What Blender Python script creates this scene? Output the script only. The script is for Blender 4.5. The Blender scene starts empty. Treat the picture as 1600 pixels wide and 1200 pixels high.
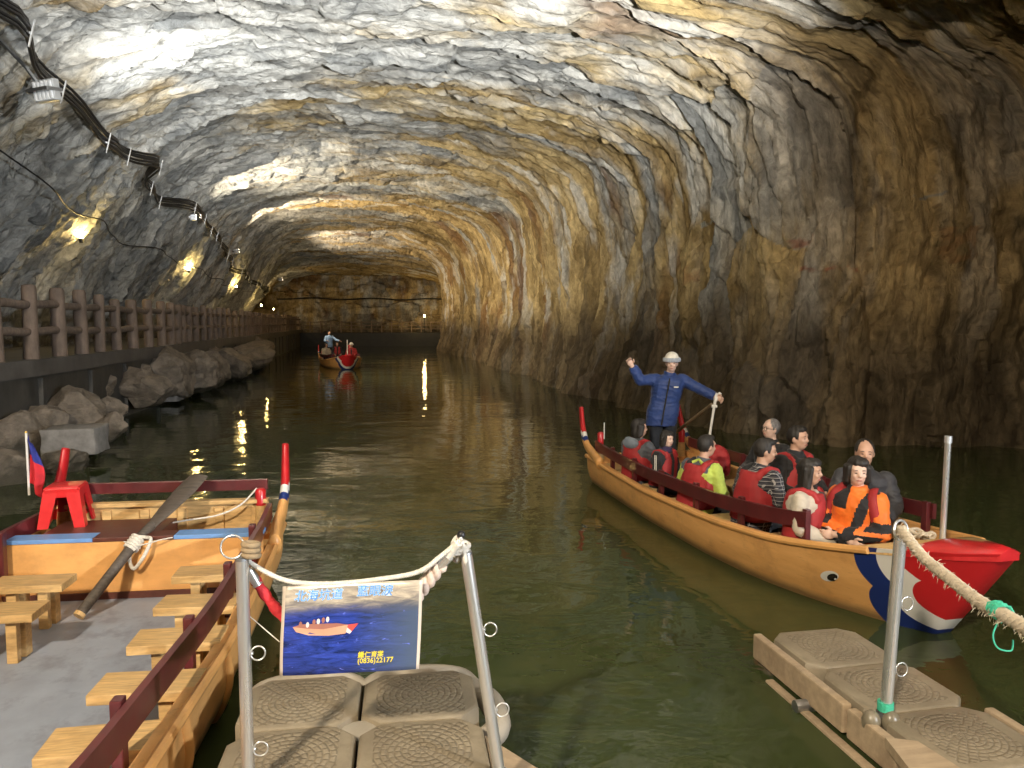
import bpy, bmesh, math, random
import numpy as np
from mathutils import Vector, Matrix, Euler, noise as mnoise
R = math.radians
random.seed(7)
sc = bpy.context.scene
COL = sc.collection

# ------------------------------------------------------------------ camera
CAM_H, FPX = 2.2, 1202.0
PITCH = math.atan(95 / FPX)
cam_d = bpy.data.cameras.new('camera')
cam_d.sensor_width = 36; cam_d.lens = 36 * FPX / 1600
cam_d.clip_start = 0.05; cam_d.clip_end = 400
cam = bpy.data.objects.new('camera', cam_d)
cam.location = (0, 0, CAM_H); cam.rotation_euler = (math.pi / 2 - PITCH, 0, 0)
COL.objects.link(cam); sc.camera = cam

# ------------------------------------------------------------------ world (the tunnel is closed, hardly any sky enters)
w = bpy.data.worlds.new('World'); sc.world = w; w.use_nodes = True
bgn = w.node_tree.nodes['Background']
sky = w.node_tree.nodes.new('ShaderNodeTexSky'); sky.sky_type = 'NISHITA'; sky.sun_disc = False
sky.sun_elevation = R(10)
w.node_tree.links.new(sky.outputs[0], bgn.inputs[0]); bgn.inputs[1].default_value = 0.05

sc.view_settings.view_transform = 'Standard'; sc.view_settings.look = 'None'
sc.view_settings.gamma = 1; sc.view_settings.use_curve_mapping = False
sc.view_settings.exposure = 0.88
cy = sc.cycles
cy.use_denoising = True
try: cy.denoiser = 'OPENIMAGEDENOISE'
except Exception: pass
cy.max_bounces = 5; cy.diffuse_bounces = 3; cy.glossy_bounces = 3; cy.transmission_bounces = 4
cy.sample_clamp_indirect = 4.0; cy.caustics_reflective = False; cy.caustics_refractive = False
cy.use_light_tree = True; cy.use_adaptive_sampling = True; cy.adaptive_threshold = .045

def unproj_z(px, py, z):
    x = (px - 800) / FPX; y = -(py - 600) / FPX
    r = (x, math.cos(PITCH) + y * math.sin(PITCH), -math.sin(PITCH) + y * math.cos(PITCH))
    k = (z - CAM_H) / r[2]; return Vector((r[0] * k, r[1] * k, z))
def unproj_d(px, py, D):
    x = (px - 800) / FPX; y = -(py - 600) / FPX
    r = (x, math.cos(PITCH) + y * math.sin(PITCH), -math.sin(PITCH) + y * math.cos(PITCH))
    k = D / r[1]; return Vector((r[0] * k, D, CAM_H + r[2] * k))

# tunnel frame: s along the tunnel, t to its right
TH = math.atan(0.2); CT, ST = math.cos(TH), math.sin(TH)
def tun(s, t, z=0.0): return Vector((-s * ST + t * CT, s * CT + t * ST, z))

# ------------------------------------------------------------------ lamps (tuned here, used by the fixtures' builder below)
# name, position, aim point, watts, colour, spot angle
WARM = (1.0, 0.72, 0.42); NEUT = (1.0, 0.86, 0.68); COOL = (0.80, 0.90, 1.0)
FLOODS = [
    # behind and beside the camera
    ('key',   Vector((-3.3, -4.6, 6.9)), Vector((1.8, 8.0, 0.8)), 3300, (1.0, 0.86, 0.66), 96),
    ('right', Vector((5.5, -3.0, 6.4)), Vector((-0.5, 7.0, 0.6)), 700, (1.0, 0.80, 0.56), 90),
    ('up',    tun(-9.0, -1.0, 3.2), tun(17, 1.2, 11.2), 9000, (1.0, .97, .90), 46),  # added fill, out of view; set far back to even out the roof
    ('roof',  Vector((3.4, -2.4, 0.9)), tun(16.5, 1.0, 10.6), 11500, (1.0, .98, .93), 46),  # added fill, out of view; steeper beam softens ledge shadows overhead
    ('wash',  tun(-7.0, 9.5, 3.6), tun(16, -6.5, 5.2), 4800, (.86, .93, 1.0), 46),  # added fill, out of view; brightens the dark left wall
]

# ------------------------------------------------------------------ material helpers
MATS = {}
def new_mat(name):
    m = bpy.data.materials.new(name); m.use_nodes = True
    nt = m.node_tree; return m, nt, nt.nodes['Principled BSDF']
def N(nt, t, **kw):
    n = nt.nodes.new('ShaderNode' + t)
    for k, v in kw.items(): setattr(n, k, v)
    return n
def L(nt, a, b): nt.links.new(a, b)
def mix(nt, fac, a, b):
    m = N(nt, 'Mix', data_type='RGBA')
    for sock, v in ((m.inputs[0], fac), (m.inputs[6], a), (m.inputs[7], b)):
        if hasattr(v, 'is_linked') or hasattr(v, 'links'): L(nt, v, sock)
        elif isinstance(v, (tuple, list)): sock.default_value = (*v[:3], 1)
        else: sock.default_value = v
    return m.outputs[2]
def mth(nt, op, a, b=None, c=None):
    m = N(nt, 'Math', operation=op)
    for i, v in enumerate((a, b, c)):
        if v is None: continue
        if hasattr(v, 'links'): L(nt, v, m.inputs[i])
        else: m.inputs[i].default_value = v
    return m.outputs[0]
def ramp(nt, fac, stops):
    r = N(nt, 'ValToRGB'); els = r.color_ramp.elements
    while len(els) < len(stops): els.new(0.5)
    for e, (p, c) in zip(els, stops):
        e.position = p; e.color = (*c, 1) if isinstance(c, (tuple, list)) else (c, c, c, 1)
    L(nt, fac, r.inputs[0]); return r.outputs[0]
def noise_tex(nt, vec, scale, detail=4, rough=.55, dist=0.0):
    n = N(nt, 'TexNoise'); n.inputs['Scale'].default_value = scale; n.inputs['Detail'].default_value = detail
    n.inputs['Roughness'].default_value = rough; n.inputs['Distortion'].default_value = dist
    if vec is not None: L(nt, vec, n.inputs['Vector'])
    return n.outputs[0]
def mapping(nt, vec, scale=(1, 1, 1), loc=(0, 0, 0), rot=(0, 0, 0)):
    m = N(nt, 'Mapping'); m.inputs['Scale'].default_value = scale; m.inputs['Location'].default_value = loc
    m.inputs['Rotation'].default_value = rot
    L(nt, vec, m.inputs['Vector']); return m.outputs[0]
def bump(nt, h, strength, dist, bsdf, prev=None):
    b = N(nt, 'Bump'); b.inputs['Strength'].default_value = strength; b.inputs['Distance'].default_value = dist
    L(nt, h, b.inputs['Height'])
    if prev is not None: L(nt, prev, b.inputs['Normal'])
    if bsdf is not None: L(nt, b.outputs[0], bsdf.inputs['Normal'])
    return b.outputs[0]

def M(name, col, rough=.6, metal=0.0, var=.18, scale=14, bmp=.15, bdist=.004, stretch=(1, 1, 1), dirt=None, dirt_amt=.0, coat=0.0, sheen=0.0, bscale=None):
    """painted / cloth / wood surface with mottled colour and fine relief"""
    if name in MATS: return MATS[name]
    m, nt, b = new_mat(name)
    tc = N(nt, 'TexCoord').outputs['Object']
    ad = N(nt, 'VectorMath', operation='ADD'); L(nt, tc, ad.inputs[0]); L(nt, mth(nt, 'MULTIPLY', N(nt, 'ObjectInfo').outputs['Random'], 23.0), ad.inputs[1]); tc = ad.outputs[0]
    v = mapping(nt, tc, stretch)
    n1 = noise_tex(nt, v, scale, 5, .6)
    hi = tuple(min(1, c * (1 + var)) for c in col); lo = tuple(c * (1 - var) for c in col)
    c = mix(nt, ramp(nt, n1, [(.3, 0.0), (.7, 1.0)]), lo, hi)
    if dirt is not None:
        n2 = noise_tex(nt, tc, 3.1, 8, .68)
        c = mix(nt, mth(nt, 'MULTIPLY', ramp(nt, n2, [(.5, 0.0), (.72, 1.0)]), dirt_amt), c, dirt)
    L(nt, c, b.inputs['Base Color'])
    b.inputs['Roughness'].default_value = rough; b.inputs['Metallic'].default_value = metal
    rr = mth(nt, 'MULTIPLY_ADD', n1, .25, rough - .12); L(nt, rr, b.inputs['Roughness'])
    if coat: b.inputs['Coat Weight'].default_value = coat
    if sheen: b.inputs['Sheen Weight'].default_value = sheen
    if bmp: bump(nt, noise_tex(nt, v, (bscale or scale * 2.2), 5, .6), bmp, bdist, b)
    MATS[name] = m; return m

def emis(name, col, strength):
    m, nt, b = new_mat(name)
    b.inputs['Base Color'].default_value = (*col, 1)
    b.inputs['Emission Color'].default_value = (*col, 1); b.inputs['Emission Strength'].default_value = strength
    MATS[name] = m; return m

WOODP = M('hull_paint', (.74, .38, .125), .42, var=.10, scale=5, bmp=.10, bdist=.003, stretch=(.4, 1, 2.5), dirt=(.34, .17, .06), dirt_amt=.38, coat=.15)
PINE = M('pine', (.56, .36, .15), .5, var=.30, scale=6, bmp=.2, bdist=.002, stretch=(12, 1.2, 6), dirt=(.2, .1, .04), dirt_amt=.3)
MAROON = M('maroon_paint', (.10, .016, .018), .36, var=.25, scale=7, bmp=.12, coat=.2, stretch=(1, 1, 1), dirt=(.05, .02, .02), dirt_amt=.5)
REDP = M('red_paint', (.50, .016, .02), .32, var=.12, scale=9, bmp=.08, coat=.3, dirt=(.22, .02, .02), dirt_amt=.35)
WHITEP = M('white_paint', (.72, .70, .66), .45, var=.06, dirt=(.4, .36, .3), dirt_amt=.3)
BLUEP = M('navy_paint', (.012, .03, .16), .4, var=.15)
DECKB = M('light_blue_paint', (.14, .30, .62), .5, var=.1, dirt=(.2, .24, .3), dirt_amt=.4)
DECKG = M('grey_deck_paint', (.29, .325, .40), .55, var=.12, scale=4, bmp=.15, dirt=(.13, .13, .15), dirt_amt=.75)
BROWN = M('brown_paint', (.10, .03, .02), .45, var=.25)
OARW = M('dark_oar_wood', (.085, .068, .055), .6, var=.4, scale=5, stretch=(1, 10, 10), bmp=.3)
OARL = M('pale_oar_wood', (.20, .14, .08), .6, var=.3, scale=5, stretch=(1, 10, 10), bmp=.3)
STEEL = M('steel', (.74, .74, .73), .27, .80, var=.03, scale=3, bmp=0, stretch=(1, 1, .1))
DULLST = M('dull_steel', (.45, .46, .48), .45, 1.0, var=.12)
ALU = M('aluminium', (.66, .68, .70), .35, .6, var=.08)
BLACK = M('black_plastic', (.012, .012, .013), .45, var=.3)
ROPE = M('rope', (.52, .44, .33), .85, var=.25, scale=40, bmp=.8, bdist=.006, bscale=120)
ROPEW = M('white_rope', (.66, .62, .55), .85, var=.18, scale=60, bmp=.7, bdist=.004, bscale=160)
TWINE = M('green_twine', (.05, .42, .27), .6, var=.25, scale=80)
REDPL = M('red_plastic', (.62, .02, .022), .33, var=.06, bmp=.03, dirt=(.4, .03, .03), dirt_amt=.3)
FENCE = M('cast_log_fence', (.21, .155, .12), .75, var=.3, scale=6, bmp=.5, bdist=.01, stretch=(2, 2, .5), dirt=(.10, .07, .05), dirt_amt=.5)
CONC = M('wet_concrete', (.075, .07, .062), .6, var=.35, scale=3, bmp=.4, bdist=.01, stretch=(1, 1, .35), dirt=(.03, .03, .025), dirt_amt=.7)
SKIN = M('skin', (.56, .33, .23), .5, var=.06, scale=20, bmp=.05)
HAIRM = M('black_hair', (.020, .016, .013), .62, var=.5, scale=30, bmp=.7, bdist=.006, stretch=(1, 1, .25))
GREYH = M('grey_hair', (.16, .15, .15), .5, var=.5, scale=30, bmp=.6, bdist=.005)
LIP = M('lips', (.36, .12, .10), .4, var=.05, bmp=0)
EYEM = M('eye_dark', (.02, .014, .012), .2, var=.05, bmp=0)
EYEW = M('eye_white', (.7, .68, .64), .3, var=.03, bmp=0)

# ------------------------------------------------------------------ mesh helpers
def obj(name, me, mat=None, parent=None):
    if isinstance(me, bmesh.types.BMesh):
        m = bpy.data.meshes.new(name); me.to_mesh(m); me.free(); me = m
    if mat is not None:
        for x in (mat if isinstance(mat, (list, tuple)) else [mat]):
            me.materials.append(x)
    o = bpy.data.objects.new(name, me); COL.objects.link(o)
    if parent is not None: o.parent = parent
    return o
def tag(o, label=None, cat=None, group=None, kind=None):
    for k, v in (('label', label), ('category', cat), ('group', group), ('kind', kind)):
        if v: o[k] = v
    return o
def thing(name, label, cat, loc=(0, 0, 0), rz=0.0, group=None):
    o = bpy.data.objects.new(name, None); COL.objects.link(o)
    o.empty_display_size = .1; o.location = loc; o.rotation_euler = (0, 0, rz)
    return tag(o, label, cat, group)
def smooth(o, ang=None):
    me = o.data
    me.polygons.foreach_set('use_smooth', [True] * len(me.polygons))
    if ang is not None:
        try: me.set_sharp_from_angle(angle=R(ang))
        except Exception: pass
    return o
def BM(): return bmesh.new()
def add_box(bm, c, size, rot=None, bevel=0.0, mi=0):
    r = bmesh.ops.create_cube(bm, size=1.0)
    vs = r['verts']
    bmesh.ops.scale(bm, vec=size, verts=vs)
    if bevel:
        es = list({e for v in vs for e in v.link_edges})
        rb = bmesh.ops.bevel(bm, geom=es, offset=bevel, segments=2, affect='EDGES', profile=.6)
        vs = list({v for f in rb['faces'] for v in f.verts} | {v for v in vs if v.is_valid})
    mtx = Matrix.Translation(Vector(c)) @ (rot.to_4x4() if rot is not None else Matrix.Identity(4))
    bmesh.ops.transform(bm, matrix=mtx, verts=vs)
    for f in {f for v in vs for f in v.link_faces}: f.material_index = mi
    return vs
def frame_of(d):
    d = d.normalized(); up = Vector((0, 0, 1)) if abs(d.z) < .93 else Vector((1, 0, 0))
    a = d.cross(up).normalized(); b = a.cross(d).normalized(); return a, b
def add_tube(bm, pts, rad, n=10, flat=None, caps=True, mi=0, twist=None):
    """lofted tube through pts; rad number or list; flat=(sx,sy) squash"""
    pts = [Vector(p) for p in pts]; k = len(pts)
    if not isinstance(rad, (list, tuple)): rad = [rad] * k
    rings = []; a = b = None
    for i, p in enumerate(pts):
        d = (pts[min(i + 1, k - 1)] - pts[max(i - 1, 0)])
        if d.length < 1e-9: d = Vector((0, 0, 1))
        d.normalize()
        if a is None: a, b = frame_of(d)
        else:
            a = (a - d * a.dot(d)).normalized(); b = d.cross(a).normalized() * (1 if b.dot(d.cross(a)) > 0 else -1)
        sx, sy = flat if flat else (1, 1)
        ring = []
        for j in range(n):
            th = 2 * math.pi * j / n + (twist * i if twist else 0)
            ring.append(bm.verts.new(p + a * (math.cos(th) * rad[i] * sx) + b * (math.sin(th) * rad[i] * sy)))
        rings.append(ring)
    for r0, r1 in zip(rings, rings[1:]):
        for j in range(n):
            f = bm.faces.new((r0[j], r0[(j + 1) % n], r1[(j + 1) % n], r1[j])); f.material_index = mi
    if caps:
        for r in (rings[0][::-1], rings[-1]):
            f = bm.faces.new(r); f.material_index = mi
    return rings
def add_ell(bm, c, r, rot=None, u=16, v=10):
    res = bmesh.ops.create_uvsphere(bm, u_segments=u, v_segments=v, radius=1.0)
    mtx = Matrix.Translation(Vector(c)) @ (rot.to_4x4() if rot is not None else Matrix.Identity(4)) @ Matrix.Diagonal((*r, 1))
    bmesh.ops.transform(bm, matrix=mtx, verts=res['verts']); return res['verts']
def add_capsule(bm, a, b, ra, rb, n=12):
    a = Vector(a); b = Vector(b); d = (b - a); ln = max(d.length, 1e-5); d /= ln
    pts = [a - d * ra * .98, a - d * ra * .7, a - d * ra * .3, a, a.lerp(b, .5), b, b + d * rb * .3, b + d * rb * .7, b + d * rb * .98]
    rr = [ra * .2, ra * .714, ra * .954, ra, (ra + rb) / 2, rb, rb * .954, rb * .714, rb * .2]
    add_tube(bm, pts, rr, n)
def add_loft(bm, secs, n=20, mi=0):
    """secs: (x,y,z,rx,ry) horizontal ellipse sections"""
    rings = []
    for (x, y, z, rx, ry) in secs:
        ring = []
        for j in range(n):
            th = 2 * math.pi * j / n
            c, s = math.cos(th), math.sin(th)
            e = 0.8
            ring.append(bm.verts.new((x + rx * math.copysign(abs(c) ** e, c), y + ry * math.copysign(abs(s) ** e, s), z)))
        rings.append(ring)
    for r0, r1 in zip(rings, rings[1:]):
        for j in range(n): bm.faces.new((r0[j], r0[(j + 1) % n], r1[(j + 1) % n], r1[j]))
    bm.faces.new(rings[0][::-1]); bm.faces.new(rings[-1])
def remesh(bm, voxel, sm=3, name='tmp'):
    me = bpy.data.meshes.new(name); bm.to_mesh(me); bm.free()
    o = bpy.data.objects.new('tmp_remesh', me); COL.objects.link(o)
    r = o.modifiers.new('r', 'REMESH'); r.mode = 'VOXEL'; r.voxel_size = voxel; r.use_smooth_shade = True
    if sm:
        s = o.modifiers.new('s', 'SMOOTH'); s.iterations = sm; s.factor = .5
    dg = bpy.context.evaluated_depsgraph_get(); dg.update()
    out = bpy.data.meshes.new_from_object(o.evaluated_get(dg))
    bpy.data.objects.remove(o); bpy.data.meshes.remove(me)
    out.name = name; return out
def catmull(pts, n=8):
    pts = [Vector(p) for p in pts]; out = []
    for i in range(len(pts) - 1):
        p0 = pts[max(i - 1, 0)]; p1 = pts[i]; p2 = pts[i + 1]; p3 = pts[min(i + 2, len(pts) - 1)]
        for k in range(n):
            t = k / n
            out.append(.5 * ((2 * p1) + (p2 - p0) * t + (2 * p0 - 5 * p1 + 4 * p2 - p3) * t * t + (3 * p1 - p0 - 3 * p2 + p3) * t ** 3))
    out.append(pts[-1]); return out
def ring_mesh(bm, c, axis, rad, thick, n=24, m=8):
    axis = Vector(axis).normalized(); a, b = frame_of(axis); c = Vector(c); vs = []
    for i in range(n):
        th = 2 * math.pi * i / n; d = a * math.cos(th) + b * math.sin(th)
        vs.append([bm.verts.new(c + d * (rad + thick * math.cos(2 * math.pi * j / m)) + axis * (thick * math.sin(2 * math.pi * j / m))) for j in range(m)])
    for i in range(n):
        for j in range(m):
            bm.faces.new((vs[i][j], vs[(i + 1) % n][j], vs[(i + 1) % n][(j + 1) % m], vs[i][(j + 1) % m]))

# ================================================================== THE CAVE
def hsh(ix, iy, k):
    n = np.sin(ix * 127.1 + iy * 311.7 + k * 74.7) * 43758.5453
    return n - np.floor(n)
def vnoise(x, y, k=0):
    ix, iy = np.floor(x), np.floor(y); fx, fy = x - ix, y - iy
    fx = fx * fx * fx * (fx * (fx * 6 - 15) + 10); fy = fy * fy * fy * (fy * (fy * 6 - 15) + 10)
    a = hsh(ix, iy, k); b = hsh(ix + 1, iy, k); c = hsh(ix, iy + 1, k); d = hsh(ix + 1, iy + 1, k)
    return (a + (b - a) * fx) * (1 - fy) + (c + (d - c) * fx) * fy - .5
def fbm(x, y, k=0, o=4):
    r = 0; a = 1
    for i in range(o):
        r = r + a * vnoise(x, y, k + i * 3.3); x = x * 2.03 + 5.1; y = y * 2.03 + 1.7; a *= .5
    return r
def plates(x, y, k, gx0=-.5, gxr=.7, gyr=.5):
    """broken-rock facets: every cell is a tilted plate, cells meet in steps and cracks"""
    ix, iy = np.floor(x), np.floor(y)
    f1 = np.full(x.shape, 9.0); f2 = np.full(x.shape, 9.0); h = np.zeros(x.shape); tone = np.zeros(x.shape)
    for dx in (-1, 0, 1):
        for dy in (-1, 0, 1):
            cx, cyy = ix + dx, iy + dy
            px = cx + hsh(cx, cyy, k); py = cyy + hsh(cx, cyy, k + 1)
            ex, ey = x - px, y - py
            d = ex * ex + ey * ey
            v = hsh(cx, cyy, k + 2) - .5 + (gx0 + gxr * (hsh(cx, cyy, k + 3) - .5)) * ex + gyr * (hsh(cx, cyy, k + 4) - .5) * 2 * ey
            near = d < f1
            f2 = np.where(near, f1, np.minimum(f2, d)); h = np.where(near, v, h); f1 = np.where(near, d, f1)
            tone = np.where(near, hsh(cx, cyy, k + 5), tone)
    return h, np.sqrt(f2) - np.sqrt(f1), tone

S_KEYS = np.array([-16, 9.5, 10.6, 11.2, 11.6, 12.0, 12.5, 13.3, 15.0, 18.0, 22.0, 40.0, 63.0, 66.0, 70.0, 84.0])
R_KEYS = np.array([14.6, 14.4, 13.6, 12.4, 11.2, 9.9, 8.6, 7.8, 7.45, 7.15, 6.95, 7.05, 7.0, 7.9, 9.0, 9.0])
def right_wall(s): return np.interp(s, S_KEYS, R_KEYS)
PROF_L = np.array([(-8.6, -1.6), (-8.7, 0), (-8.7, 1.5), (-8.55, 2.5), (-7.95, 3.6), (-7.1, 4.7), (-6.4, 5.7), (-5.5, 6.6), (-4.2, 7.2), (-2.2, 7.5), (0.0, 7.55)])
PROF_R = np.array([(0.0, 7.55), (2.4, 7.5), (4.5, 7.2), (5.8, 6.75), (6.5, 6.15), (6.85, 5.3), (7.0, 4.4), (7.05, 3.6), (7.0, 1.8), (6.9, 0), (6.9, -1.6)])
def resample(P, n):
    # smooth polyline then equal arc length
    c = np.array([[p.x, p.y] for p in catmull([(a, b, 0) for a, b in P], 12)])
    d = np.concatenate([[0], np.cumsum(np.hypot(*np.diff(c, axis=0).T))])
    u = np.linspace(0, d[-1], n)
    return np.stack([np.interp(u, d, c[:, 0]), np.interp(u, d, c[:, 1])], 1), d[-1]

def cave_rows():
    s = [-16.0]
    while s[-1] < 80:
        x = s[-1]
        ds = .4 if x < 9.3 else (.034 / max(1.0, .75 * abs(float(right_wall(x + .1) - right_wall(x - .1))) / .2) if x < 14.0 else x / 430.0)
        s.append(x + ds)
    return np.array(s)
ROWS = cave_rows()
NL, NR = 380, 380
def cave_base():
    pl, al = resample(PROF_L, NL); pr, ar = resample(PROF_R, NR)
    prof = np.concatenate([pl, pr[1:]]); q = np.concatenate([np.linspace(-al, 0, NL), np.linspace(0, ar, NR)[1:]])
    S = ROWS[:, None] + 0 * q[None, :]; Q = q[None, :] + 0 * ROWS[:, None]
    k = (right_wall(ROWS) / 7.0)[:, None]
    T = np.where(Q > 0, prof[None, :, 0] * (1 + (k - 1) * np.clip(prof[None, :, 0] / 6.0, 0, 1)), prof[None, :, 0] + 0 * S)
    far = np.clip((S - 64) / 5, 0, 1)
    T = np.where(Q < 0, T * (1 + .25 * far), T)
    Z = prof[None, :, 1] + 0 * S
    Z = np.where(Z > 3, Z - .9 * far * (Z - 3) / 5, Z)
    Z = Z + .85 * np.clip((S - 14) / 30, 0, 1) * np.clip((Z - 4) / 3, 0, 1)
    # slow wander of the roof and walls
    T = T + .35 * vnoise(S * .11, Q * .05, 21) * 2
    Z = Z + np.clip((Z - 4) / 4, 0, 1) * .5 * vnoise(S * .16, Q * .1, 33) * 2
    return S, Q, T, Z
S, Q, T, Z = cave_base()
def cave_disp(S, Q, T, Z):
    arc = np.where(Q > 0, Q + (T - 7) * .3 * (Q > 4), Q)
    wx = .55 * fbm(S * .45, Q * .22, 3, 4) + .18 * fbm(S * 1.7, Q * .8, 9, 3)
    wy = .9 * fbm(S * .3, Q * .3, 5, 4) + .25 * fbm(S * 1.4, Q * 1.1, 12, 3)
    sg_ = np.linspace(9.0, 13.6, 400); rg_ = right_wall(sg_)
    wl_ = np.concatenate([np.cumsum(np.hypot(np.diff(sg_), np.diff(rg_))[::-1])[::-1], [0]])     # run of the side wall past the corner
    Wc = np.where(S < 13.6, 13.6 - np.interp(S, sg_, wl_), S)
    kc = np.clip((Q - 3.0) / 3.0, 0, 1); Sx = S + (Wc - S) * kc
    x = Sx + wx + .10 * np.minimum(T, 8); y = Q + wy
    chamber = np.clip((13.6 - S) / 2.0, 0, 1) * (Q > 5)
    h0, e0, c0 = plates(x / 2.3, y / 7.0, 40, -1.1, .6, .25)
    h1, e1, c1 = plates(x / .95, y / 2.8, 50, -1.0, .8, .35)
    h2, e2, c2 = plates(x / .40, y / 1.2, 60, -.9, 1.0, .5)
    h3, e3, c3 = plates(x / .17, y / .45, 70, -.7, 1.1, .6)
    wl = np.clip((-Q - 4.0) / 3.0, 0, 1)      # the left wall is more deeply ribbed
    d = (.16 + .18 * wl) * h0 + .16 * h1 + .11 * h2 + .050 * h3
    d += .30 * fbm(S * .35, Q * .25, 80, 3) + .05 * fbm(S * 2.2, Q * 1.3, 90, 4)
    edge = np.zeros(S.shape)
    for fr_, am, k_ in ((2.3, .095, 101), (5.2, .060, 131), (11.0, .030, 141)):
        strat = (x + .75 / fr_ * 1.6 * fbm(S * fr_ * .28, Q * fr_ * .07, k_, 4)) * fr_ + .35 * c1 + .5 * vnoise(S * .6, Q * .35, k_ + 4)
        msk = np.clip(vnoise(S * fr_ * .2, Q * fr_ * .09, k_ + 7) * 2.6 + .65, .08, 1.2) * (1 - .45 * np.clip((Q - 4.0) / 2.5, 0, 1))
        fr2 = strat - np.floor(strat); fr2 = np.where(fr2 < .86, fr2 / .86, (1 - fr2) / .14)
        d -= am * msk * (fr2 ** 1.4 - .45)
        edge = edge + np.clip((fr2 - .62) / .38, 0, 1) * np.minimum(msk, 1) * (.5 if fr_ < 6 else .3)
    d += chamber * (.22 * fbm(T * 1.2, Z * .8, 115, 5) + .16 * np.abs(fbm(T * 2.4, Z * 1.6, 118, 5)) + .05 * fbm(T * 7, Z * 5, 119, 3))
    # cracks between plates
    d += .045 * np.exp(-(e0 / .022) ** 2) + .035 * np.exp(-(e1 / .03) ** 2) + .025 * np.exp(-(e2 / .05) ** 2)
    # fluted lower right wall
    fl = np.clip((Q - 3.5) / 2, 0, 1) * np.clip((5.5 - Z) / 3, 0, 1)
    d += fl * .22 * np.abs(vnoise((S + .25 * vnoise(S * .5, Q * .6, 99)) * 1.35, Q * .12, 97)) * 2
    # deep vertical fissures in the chamber face
    d += chamber * (.45 * np.exp(-((T - 8.95 - .25 * np.sin(Z * .9) - .12 * vnoise(Z * 2, Z, 8)) / .10) ** 2) * np.clip((6.8 - Z) / 1.0, 0, 1)
                    + .30 * np.exp(-((T - 7.75 - .15 * np.sin(Z * 1.3 + 1)) / .12) ** 2) * np.clip((4.5 - Z) / 1.5, 0, 1))
    # tidal notch: lower rock bulges out unevenly
    d -= np.clip((1.5 - Z) / 1.6, 0, 1) * (.25 + .35 * vnoise(S * .8, Q * .5, 15)) * (Q > 4)
    return d, (c0, c1, c2, c3, edge), Sx
D_, TONES, SX = cave_disp(S, Q, T, Z)
D_[1:-1] = .7 * D_[1:-1] + .15 * (D_[:-2] + D_[2:]); D_[:, 1:-1] = .7 * D_[:, 1:-1] + .15 * (D_[:, :-2] + D_[:, 2:])
P = np.stack([-S * ST + T * CT, S * CT + T * ST, Z], -1)
dS = np.gradient(P, axis=0); dQ = np.gradient(P, axis=1)
NRM = np.cross(dS, dQ); NRM /= np.linalg.norm(NRM, axis=-1, keepdims=True) + 1e-9
ctr = np.stack([-S * ST, S * CT, 0 * S + 3.5], -1)
NRM *= np.sign(np.sum(NRM * (P - ctr), -1, keepdims=True))      # outward, into the rock
PW = P + NRM * D_[..., None]

def sstep(a, b, x):
    t = np.clip((x - a) / (b - a), 0, 1); return (t * t * (3 - 2 * t))[..., None]
def rock_colour(S, Q, Z, tones):
    """mineral colour of the rock, stored per vertex: grey schist, ochre, rust and pale seams, tide stain"""
    c0, c1, c2, c3 = tones[:4]; edge = tones[4] if len(tones) > 4 else 0
    S0 = S
    if S.shape == ROWS_SHAPE: S = SX
    nb = fbm(S * .30, Q * .13, 201, 4); nm = fbm(S * 1.1, Q * .42, 211, 5); nf = fbm(S * 4.0, Q * 1.5, 221, 4)
    g = sstep(0, 1, .5 + .45 * nf + .55 * (c2 - .5) + .35 * (c1 - .5) + .3 * (c3 - .5))
    grey = np.array((.24, .25, .25)) * (1 - g) + np.array((.62, .615, .58)) * g
    och = np.array((.25, .165, .055)) * (1 - g) + np.array((.58, .43, .19)) * g
    f = .55 * nb + .5 * nm + .35 * (c1 - .5) + .046 * (Q + .5) + .003 * (S0 - 14) - .06 + .30 * edge
    m = sstep(-.10, .42, f) * .92
    c = grey * (1 - m) + och * m
    r = sstep(.28, .55, fbm(S * .45, Q * .28, 231, 5) + .018 * Q - .10) * .7
    c = c * (1 - r) + np.array((.19, .09, .035)) * r
    wv = sstep(.22, .48, fbm(S * 1.3, Q * .4, 241, 5) + .25 * (c2 - .5)) * .65
    c = c * (1 - wv) + np.array((.64, .64, .61)) * wv
    dk = sstep(.20, .5, fbm(S * 2.6, Q * .45, 251, 5)) * .38
    c = c * (1 - dk) + np.array((.075, .066, .052)) * dk
    ch = sstep(14.5, 12.0, S0) * sstep(4.0, 7.0, Q)          # browner rock in the side chamber
    c = c * (1 - .75 * ch) + np.array((.25, .17, .08)) * (.6 + .8 * g) * (.75 * ch)
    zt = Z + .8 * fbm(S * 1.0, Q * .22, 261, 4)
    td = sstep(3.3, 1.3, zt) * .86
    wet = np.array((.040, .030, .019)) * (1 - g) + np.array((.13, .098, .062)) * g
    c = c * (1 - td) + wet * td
    # faded survey paint
    for (px, py, hl, hh, col) in SURVEY:
        if S.shape != ROWS_SHAPE: continue
        rel = PW - np.array((0, 0, CAM_H)); fw = rel[..., 1] * math.cos(PITCH) - rel[..., 2] * math.sin(PITCH); upw = rel[..., 1] * math.sin(PITCH) + rel[..., 2] * math.cos(PITCH)
        u_ = 800 + FPX * rel[..., 0] / np.maximum(fw, .1); v_ = 600 - FPX * upw / np.maximum(fw, .1)
        dd = np.where((np.hypot(u_ - px, v_ - py) < 8) & (fw > 3), fw, 1e9); ij = np.unravel_index(np.argmin(dd), dd.shape)
        c0_ = PW[ij]; rr = PW - c0_
        mk_ = ((np.hypot(rr[..., 0], rr[..., 1]) < hl) & (np.abs(rr[..., 2] - .03 * np.sin(rr[..., 0] * 9)) < hh))[..., None] * sstep(-.35, .15, fbm(S * 5, Q * 5, 300, 3)) * .5
        c = c * (1 - mk_) + np.array(col) * mk_
    return np.concatenate([np.clip(c, .01, .85), td], -1)
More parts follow.
